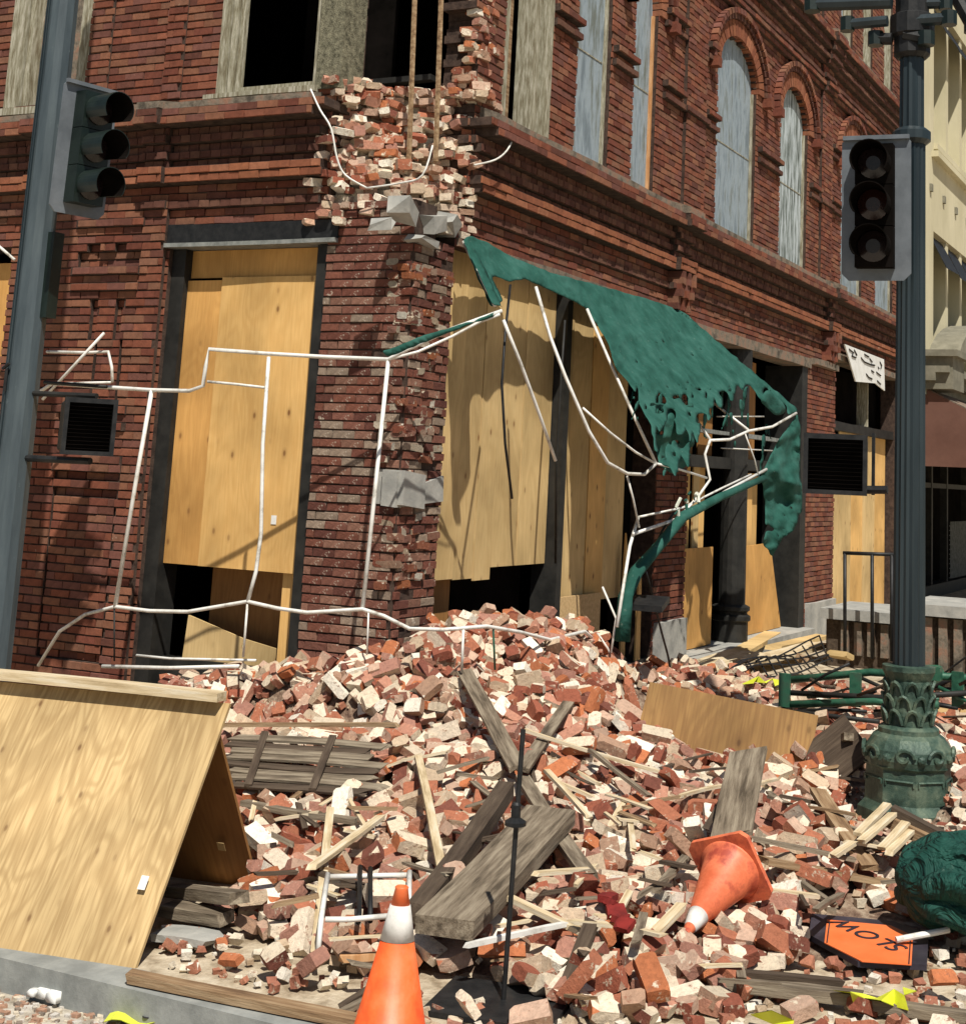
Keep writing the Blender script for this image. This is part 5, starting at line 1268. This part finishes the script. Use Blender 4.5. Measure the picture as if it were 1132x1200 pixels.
for i in range(2):
    for k in range(n*2): F.append((i*n*2+k, i*n*2+(k+1) % (n*2), (i+1)*n*2+(k+1) % (n*2), (i+1)*n*2+k))
b.add(V, F); b.build('fluted_shaft', M['lamp'], t)
b = MB(); b.lathe([(.10, zt-.09), (.135, zt-.06), (.135, zt), (.10, zt+.03)], (bx, by, 0), 16); b.build('collar', M['lamp'], t)
zk = zfor(60, .1)
b = MB(); V = []; F = []
for r_, z in [(.088, zt+.02), (.086, zk), (.086, zk+1.5)]:
    for k in range(24): a = 2*pi*k/24; q = r_*(1-.12*(k % 2)); V.append((bx+q*cos(a), by+q*sin(a), z))
for i in range(2):
    for k in range(24): F.append((i*24+k, i*24+(k+1) % 24, (i+1)*24+(k+1) % 24, (i+1)*24+k))
b.add(V, F); b.build('upper_shaft', M['lamp'], t)
b = MB(); b.lathe([(.10, zk-.03), (.13, zk), (.13, zk+.12), (.16, zk+.14), (.16, zk+.28), (.12, zk+.3), (.12, zk+.5)], (bx, by, 0), 12); b.build('clamp', M['blackmetal'], t)
def arm(px0, py0, px1, py1, r, m, xx=0):
    b = MB(); b.tube([at(px0, py0, 0, bx+xx), at(px1, py1, 0, bx+xx)], r, 8); o = b.build('bracket_arm', M[m], t); P = at(px0, py0, 0, bx+xx)
    b = MB(); b.tube([at(px0, py0-8, 0, bx+xx), at(px0, py0+8, 0, bx+xx)], r*1.25, 8); b.build('bracket_joint', M['signal'], t)
arm(952, 5, 1045, 2, .05, 'lamp', -.1); arm(993, 28, 1040, 24, .042, 'lamp', -.15); arm(1112, 21, 1066, 24, .045, 'lamp', -.1); arm(1108, 3, 1060, 5, .04, 'lamp', 0)
arm(1085, 45, 1060, 40, .05, 'blackmetal', -.1); arm(1026, 45, 1045, 45, .045, 'blackmetal', -.1); arm(1140, 30, 1120, -6, .05, 'blackmetal', .1)
ctr = at(1027, 243, 0, bx-.30)
signal('traffic_light', ctr, (-.985, -.10, -.05), 'three-lens traffic light facing the viewer on the ornate right post', .98, True, 0, 'dark')
b = MB()
P = at(979, 544, 0, bx-.1)
t2, _ = pedsignal(P, (-.95, -.22, 0), 'black pedestrian signal box beside the shaft of the ornate post', .43, .41, .12)
b = MB(); A_ = at(1000, 574, 0, bx-.02); B_ = at(1040, 574, 0, bx-.02); b.tube([A_, B_], .028, 8); b.build('mounting_arm', M['blackmetal'], t2)
b = MB(); A_ = at(1018, 512, 0, bx-.02); b.box(at(1021, 580, 0, bx+.02), (.02, 0, 0), (0, -.02, 0), (0, 0, .42)); b.build('mounting_bar', M['blackmetal'], t2)
# ================================================================== right-hand debris
# green bench frame
t = thing('park_bench', 'overturned green metal bench frame behind the plywood board', 'bench', G(1000, 830, .3))
def tb_(pts, r, nm, m, par): b = MB(); b.tube([at(*p) for p in pts], r, 8); return b.build(nm, M[m], par, smooth=True)
XB = 12.2
tb_([(915, 798, 0, XB), (1020, 788, 0, XB-.1), (1140, 795, 0, XB-.2)], .03, 'rail', 'rust', t)
tb_([(918, 826, 0, XB-.2), (1025, 822, 0, XB-.3), (1062, 826, 0, XB-.3)], .03, 'rail', 'rust', t)
tb_([(925, 812, 0, XB-.2), (1040, 818, 0, XB-.3), (1140, 812, 0, XB-.3)], .022, 'rail', 'darkframe', t)
tb_([(912, 832, 0, XB-.4), (1030, 846, 0, XB-.6)], .018, 'rail', 'darkframe', t)
tb_([(1075, 826, 0, XB-.5), (1100, 826, 0, XB-.5)], .032, 'foot', 'rust', t)
for x in (917, 1000, 1120):
    b = MB(); b.box(at(x-5, 828, 0, XB-.25), (0, -.09, 0), (.04, 0, 0), (0, 0, .26)); b.build('end_bracket', M['rust'], t)
b = MB(); b.box(at(1068, 795, 0, XB-.3), (0, -.22, 0), (.1, 0, 0), (0, 0, .10)); b.build('arm_rest', M['rust'], t)
random.seed(77)
for i in range(26):
    x, y = random.uniform(915, 1130), random.uniform(788, 842); l_ = random.uniform(25, 90); a = random.gauss(0, .35); X1 = XB-random.uniform(-.6, .5)
    tb_([(x, y, 0, X1), (x+l_*.5, y+l_*.5*sin(a)+random.uniform(-4, 4), 0, X1-.05), (x+l_, y+l_*sin(a), 0, X1-.1)], random.uniform(.008, .02), 'bar', random.choice(['blackmetal', 'blackmetal', 'darkframe', 'rust', 'darkwood']), t)
b = MB(); b.aabb(11.6, 12.9, 1.0, 3.9, .0, .20); b.build('black_block', M['blackmetal'], t)  # plain black block low under the bench frame
# wire mesh
t = thing('wire_mesh', 'bent black wire mesh lying by the doorstep of the second shopfront', 'mesh', G(880, 790))
c1, c2, c3, c4 = at(822, 800, 2, .12), at(960, 748, 2, .32), at(975, 775, 2, .22), at(860, 806, 2, .12)
for i in range(13):
    f = i/12; a, b2 = c1.lerp(c2, f), c4.lerp(c3, f); g = MB(); m_ = (a+b2)/2+Vector((0, 0, .09*sin(f*5)+.05)); g.tube([a+Vector((0, 0, .04*sin(f*7))), m_, b2], .010, 5); g.build('wire', M['blackmetal'], t)
for k in range(5):
    f = k/4; g = MB(); g.tube([c1.lerp(c2, s/8).lerp(c4.lerp(c3, s/8), f)+Vector((0, 0, (.09*sin(s/8*5)+.05)*sin(pi*f)+.03*sin(s))) for s in range(9)], .010, 5); g.build('wire', M['blackmetal'], t)
# pale slabs and boards at the doorstep
for i, (x1, y1, x2, y2, w_, m) in enumerate(((805, 792, 880, 768, .5, 'lath'), (850, 778, 905, 745, .22, 'plypale'), (880, 778, 960, 757, .3, 'lath'), (905, 762, 965, 748, .2, 'plypale'))):
    o = plank('broken_slab', G(x1, y1, .1), G(x2, y2, .14), w_, .05, M[m], None, (0, 0, 1), .08); tag(o, ('pale slab at the foot of the stone pier base', 'pale board tilted up against the doorstep', 'pale slab lying under the wire mesh', 'pale board at the far end of the doorstep')[i], 'slab')
# dark plinth piece, door-mat-like panels between post and bricks
for i, (x1, y1, x2, y2) in enumerate(((955, 905, 1008, 862), (948, 890, 995, 868))):
    o = plank('panel_piece', hit(x1, y1, .02), hit(x2, y2, .22), .34 if i == 0 else .07, .05, M['darkwood' if i == 0 else 'oldwood'], None, (-.6, -.4, .7)); tag(o, ('dark brown box panel tipped between the plywood board and the lamp base', 'grey strip along the dark box panel')[i], 'panel')
# yellow tape bits
def tape(pts, label, w_=.075, txt=None, z=.02):
    P = [hit(x, y, z) for x, y in pts]; b = MB(); V = []; n = len(P)
    for i, p in enumerate(P):
        tq = (P[min(n-1, i+1)]-P[max(0, i-1)]).normalized(); s_ = tq.cross(Vector((0, 0, 1))).normalized(); tw = s_*cos(i*.9)*w_/2+Vector((0, 0, 1))*(.02*sin(i*1.7)+.01)
        V += [p-tw, p+tw]
    N = len(V); V += [v+Vector((0, 0, .002)) for v in V]
    F = []
    for i in range(n-1): a = 2*i; F += [(a, a+1, a+3, a+2), (N+a, N+a+2, N+a+3, N+a+1)]
    b.add(V, F); return tag(b.build('caution_tape', M['yellow'], recalc=False), label, 'tape')
tape([(985, 1163), (998, 1170), (1012, 1168), (1030, 1172), (1048, 1170), (1062, 1176), (1066, 1160)], 'crumpled yellow tape below the orange road sign', .09, z=.08)
tape([(875, 802), (885, 796), (897, 800), (908, 796), (915, 802)], 'crumpled yellow tape behind the plywood board', .12, z=.1)
tape([(880, 1190), (905, 1193), (930, 1199)], 'scrap of yellow tape at the bottom right under the grey beam', .05, z=.04)
def road_at(px, py, z): return at(px, py, 2, z)
t = thing('caution_tape', 'yellow tape lettered CAUTION lying in the road by the kerb', 'tape', road_at(200, 1200, -.12))
A_, B_, D_ = road_at(128, 1189, -.10), road_at(262, 1193, -.10), None
ux = (B_-A_).normalized(); vy = Vector((0, 0, 1)).cross(ux)
b = MB(); V = []; n = 14
for i in range(n+1):
    p = A_.lerp(B_, i/n)+Vector((0, 0, .012*sin(i*1.1))); V += [p-vy*.085, p+vy*.012]
N = len(V); V += [v+Vector((0, 0, -.002)) for v in V]; F = []
for i in range(n): a = 2*i; F += [(a, a+2, a+3, a+1), (N+a, N+a+1, N+a+3, N+a+2)]
b.add(V, F); b.build('tape_strip', M['yellow'], t)
letters('CAUTION', A_+ux*.14-vy*.07+Vector((0, 0, .014)), ux, vy, .055, M['signblack'], t)
# white plastic scrap on the kerb
b = MB(); r = random.Random(4)
c_ = road_at(68, 1172, -.11)
for i, (dx, dy, s_) in enumerate(((0, 0, .045), (.02, -.06, .035), (.0, .06, .04), (.03, -.10, .022), (-.03, .10, .028))):
    V, F, c = lump(2*s_, 1.4*s_, s_, 0, 900+i); b.add([Vector(v)+c_+Vector((dx, dy, .02)) for v in V], F)
tag(b.build('plastic_scrap', M['paper'], smooth=True), 'crumpled white plastic scrap at the foot of the kerb', 'litter')
# red cloth
b = MB(); c_ = hit(722, 1062, .10)
for q in range(5):
    V, F, c = lump(.09, .07, .03, 0, 40+q); T = Matrix.Translation(hit(712+q*5, 1052+q*8, .10)) @ Matrix.Rotation(q*1.1, 4, 'Z') @ Matrix.Rotation(.6*sin(q*2), 4, 'X'); b.add([T @ v for v in V], F)
tag(b.build('red_cloth', M['red'], recalc=True), 'scrap of dark red cloth among the bricks left of the fallen cone', 'cloth')
# small white tube frame
t = thing('pipe_rack', 'small bent rack of white tubes behind the standing cone', 'rack', hit(430, 1070, .05))
def th_(pts, r, m='tube'): b = MB(); b.tube([hit(x, y, z) for x, y, z in pts], r, 8); b.build('tube', M[m], t, smooth=True)
th_([(384, 1028, .14), (430, 1027, .14), (477, 1026, .14)], .012); th_([(381, 1078, .12), (410, 1078, .12), (455, 1074, .12)], .012)
th_([(384, 1025, .16), (376, 1080, .12), (372, 1125, .05)], .012); th_([(480, 1022, .15), (479, 1070, .10)], .012)
th_([(422, 1016, .18), (421, 1070, .12), (420, 1082, .09)], .011, 'blackmetal'); th_([(434, 1018, .18), (434, 1080, .10)], .011, 'blackmetal')
# folded dark green umbrella at the right edge
t = thing('folded_umbrella', 'folded dark green canvas umbrella lying at the right edge of the rubble', 'umbrella', hit(1100, 1060, .05))
b = MB(); a_, e_ = hit(1062, 1062, .12), hit(1185, 1040, .18); n = 22; m_ = 48; V = []; F = []
for i in range(n+1):
    f = i/n; c_ = a_.lerp(e_, f)+Vector((0, 0, .05)); R_ = (.10+.13*sin(pi*min(1, f*1.2)*.75))*(1 if i else .35)
    for k in range(m_):
        an = 2*pi*k/m_; q = R_*(.80+.42*abs(sin(an*3.0+f*1.6+.8*noise.noise((f*3, 0, 4))))**.7+.3*noise.noise((cos(an)*1.5, sin(an)*1.5+f*3, 1))); ax2 = (e_-a_).normalized(); s_ = ax2.cross(Vector((0, 0, 1))).normalized(); u_ = s_.cross(ax2)
        V.append(c_+s_*q*cos(an)*1.25+u_*q*sin(an)*.85)
for i in range(n):
    for k in range(m_): F.append((i*m_+k, i*m_+(k+1) % m_, (i+1)*m_+(k+1) % m_, (i+1)*m_+k))
F.append(tuple(range(m_))); F.append(tuple(n*m_+k for k in range(m_))[::-1]); b.add(V, F); b.build('canopy', M['canvasdark'], t, smooth=True, recalc=True)
b = MB(); V2 = []
c_ = [hit(1070, 1010, .26), hit(1140, 1002, .30), hit(1150, 1035, .24), hit(1062, 1040, .16)]
b.prism(c_, (0, 0, .03)); o = b.build('canopy_fold', M['canvasdark'], t, recalc=True)
b = MB(); b.tube([hit(1056, 1100, .10), hit(1120, 1092, .14)], .0001, 4)
b = MB(); b.tube([hit(1084, 1012, .2), hit(1200, 1000, .2)], .012, 6); b.build('rib', M['blackmetal'], t)
# black handrail and low planter walls by the far shopfronts
t = thing('handrail', 'thin black iron handrail beside the shaft of the ornate post', 'handrail', G(990, 765))
XH = 17.5
for pts in (((990, 770), (990, 648)), ((1022, 772), (1022, 650)), ((1045, 775), (1045, 650))): tb_([(p[0], p[1], 0, XH) for p in pts], .022, 'post', 'blackmetal', t)
tb_([(988, 648, 0, XH), (1048, 650, 0, XH)], .022, 'top_rail', 'blackmetal', t)
def planter(x0p, x1p, ytop, ybot, X, label):
    a, b2 = at(x0p, ybot, 0, X), at(x1p, ybot, 0, X); z1 = at(x0p, ytop, 0, X).z; t = thing('planter_wall', label, 'wall', (a.x, a.y, 0))
    g = MB(); g.aabb(X, X+1.2, b2.y, a.y, 0, z1-.12); g.build('body', M['darkwood'], t)
    g = MB(); g.aabb(X-.12, X+1.3, b2.y-.05, a.y+.05, z1-.12, z1); g.build('coping', M['stone'], t)
    n = int((a.y-b2.y)/.16)
    for i in range(n): g = MB(); g.aabb(X-.06, X, b2.y+i*.16+.03, b2.y+i*.16+.12, .15, z1-.14); g.build('baluster', M['ledge'], t)
planter(968, 1045, 712, 752, 17.9, 'low wall with a row of balusters behind the handrail')
planter(1066, 1150, 706, 752, 16.5, 'low wall with a row of balusters right of the ornate post')
# odds and ends of debris behind the bench
for i, (x, y, s_, m, nm, lb) in enumerate(((1015, 755, .16, 'paper', 'litter', 'crumpled white sheet lying at the foot of the low balustered wall'), (985, 768, .14, 'plypale', 'board_piece', 'yellowish board piece lying behind the green bench'), (1085, 768, .18, 'paper', 'litter', 'white and dark rag right of the ornate post'), (1110, 770, .14, 'oldwood', 'board_piece', 'grey block right of the white and dark rag'), (1085, 790, .2, 'rust', 'canvas_scrap', 'bright green scrap lying on the bench rail'), (940, 772, .12, 'brownwood', 'board_piece', 'brown block under the wire mesh'), (1125, 840, .3, 'plypale', 'board_piece', 'pale board piece at the right edge below the bench'), (870, 775, .1, 'darkwood', 'board_piece', 'dark block left of the wire mesh'))):
    V, F, c = lump(2*s_, 1.3*s_, .5*s_, 0, 700+i); b = MB(); T = Matrix.Translation(G(x, y, .2)) @ Matrix.Rotation(i*1.3, 4, 'Z') @ Matrix.Rotation(.3, 4, 'X'); b.add([T @ Vector(v) for v in V], F)
    tag(b.build(nm, M[m]), lb, 'debris')
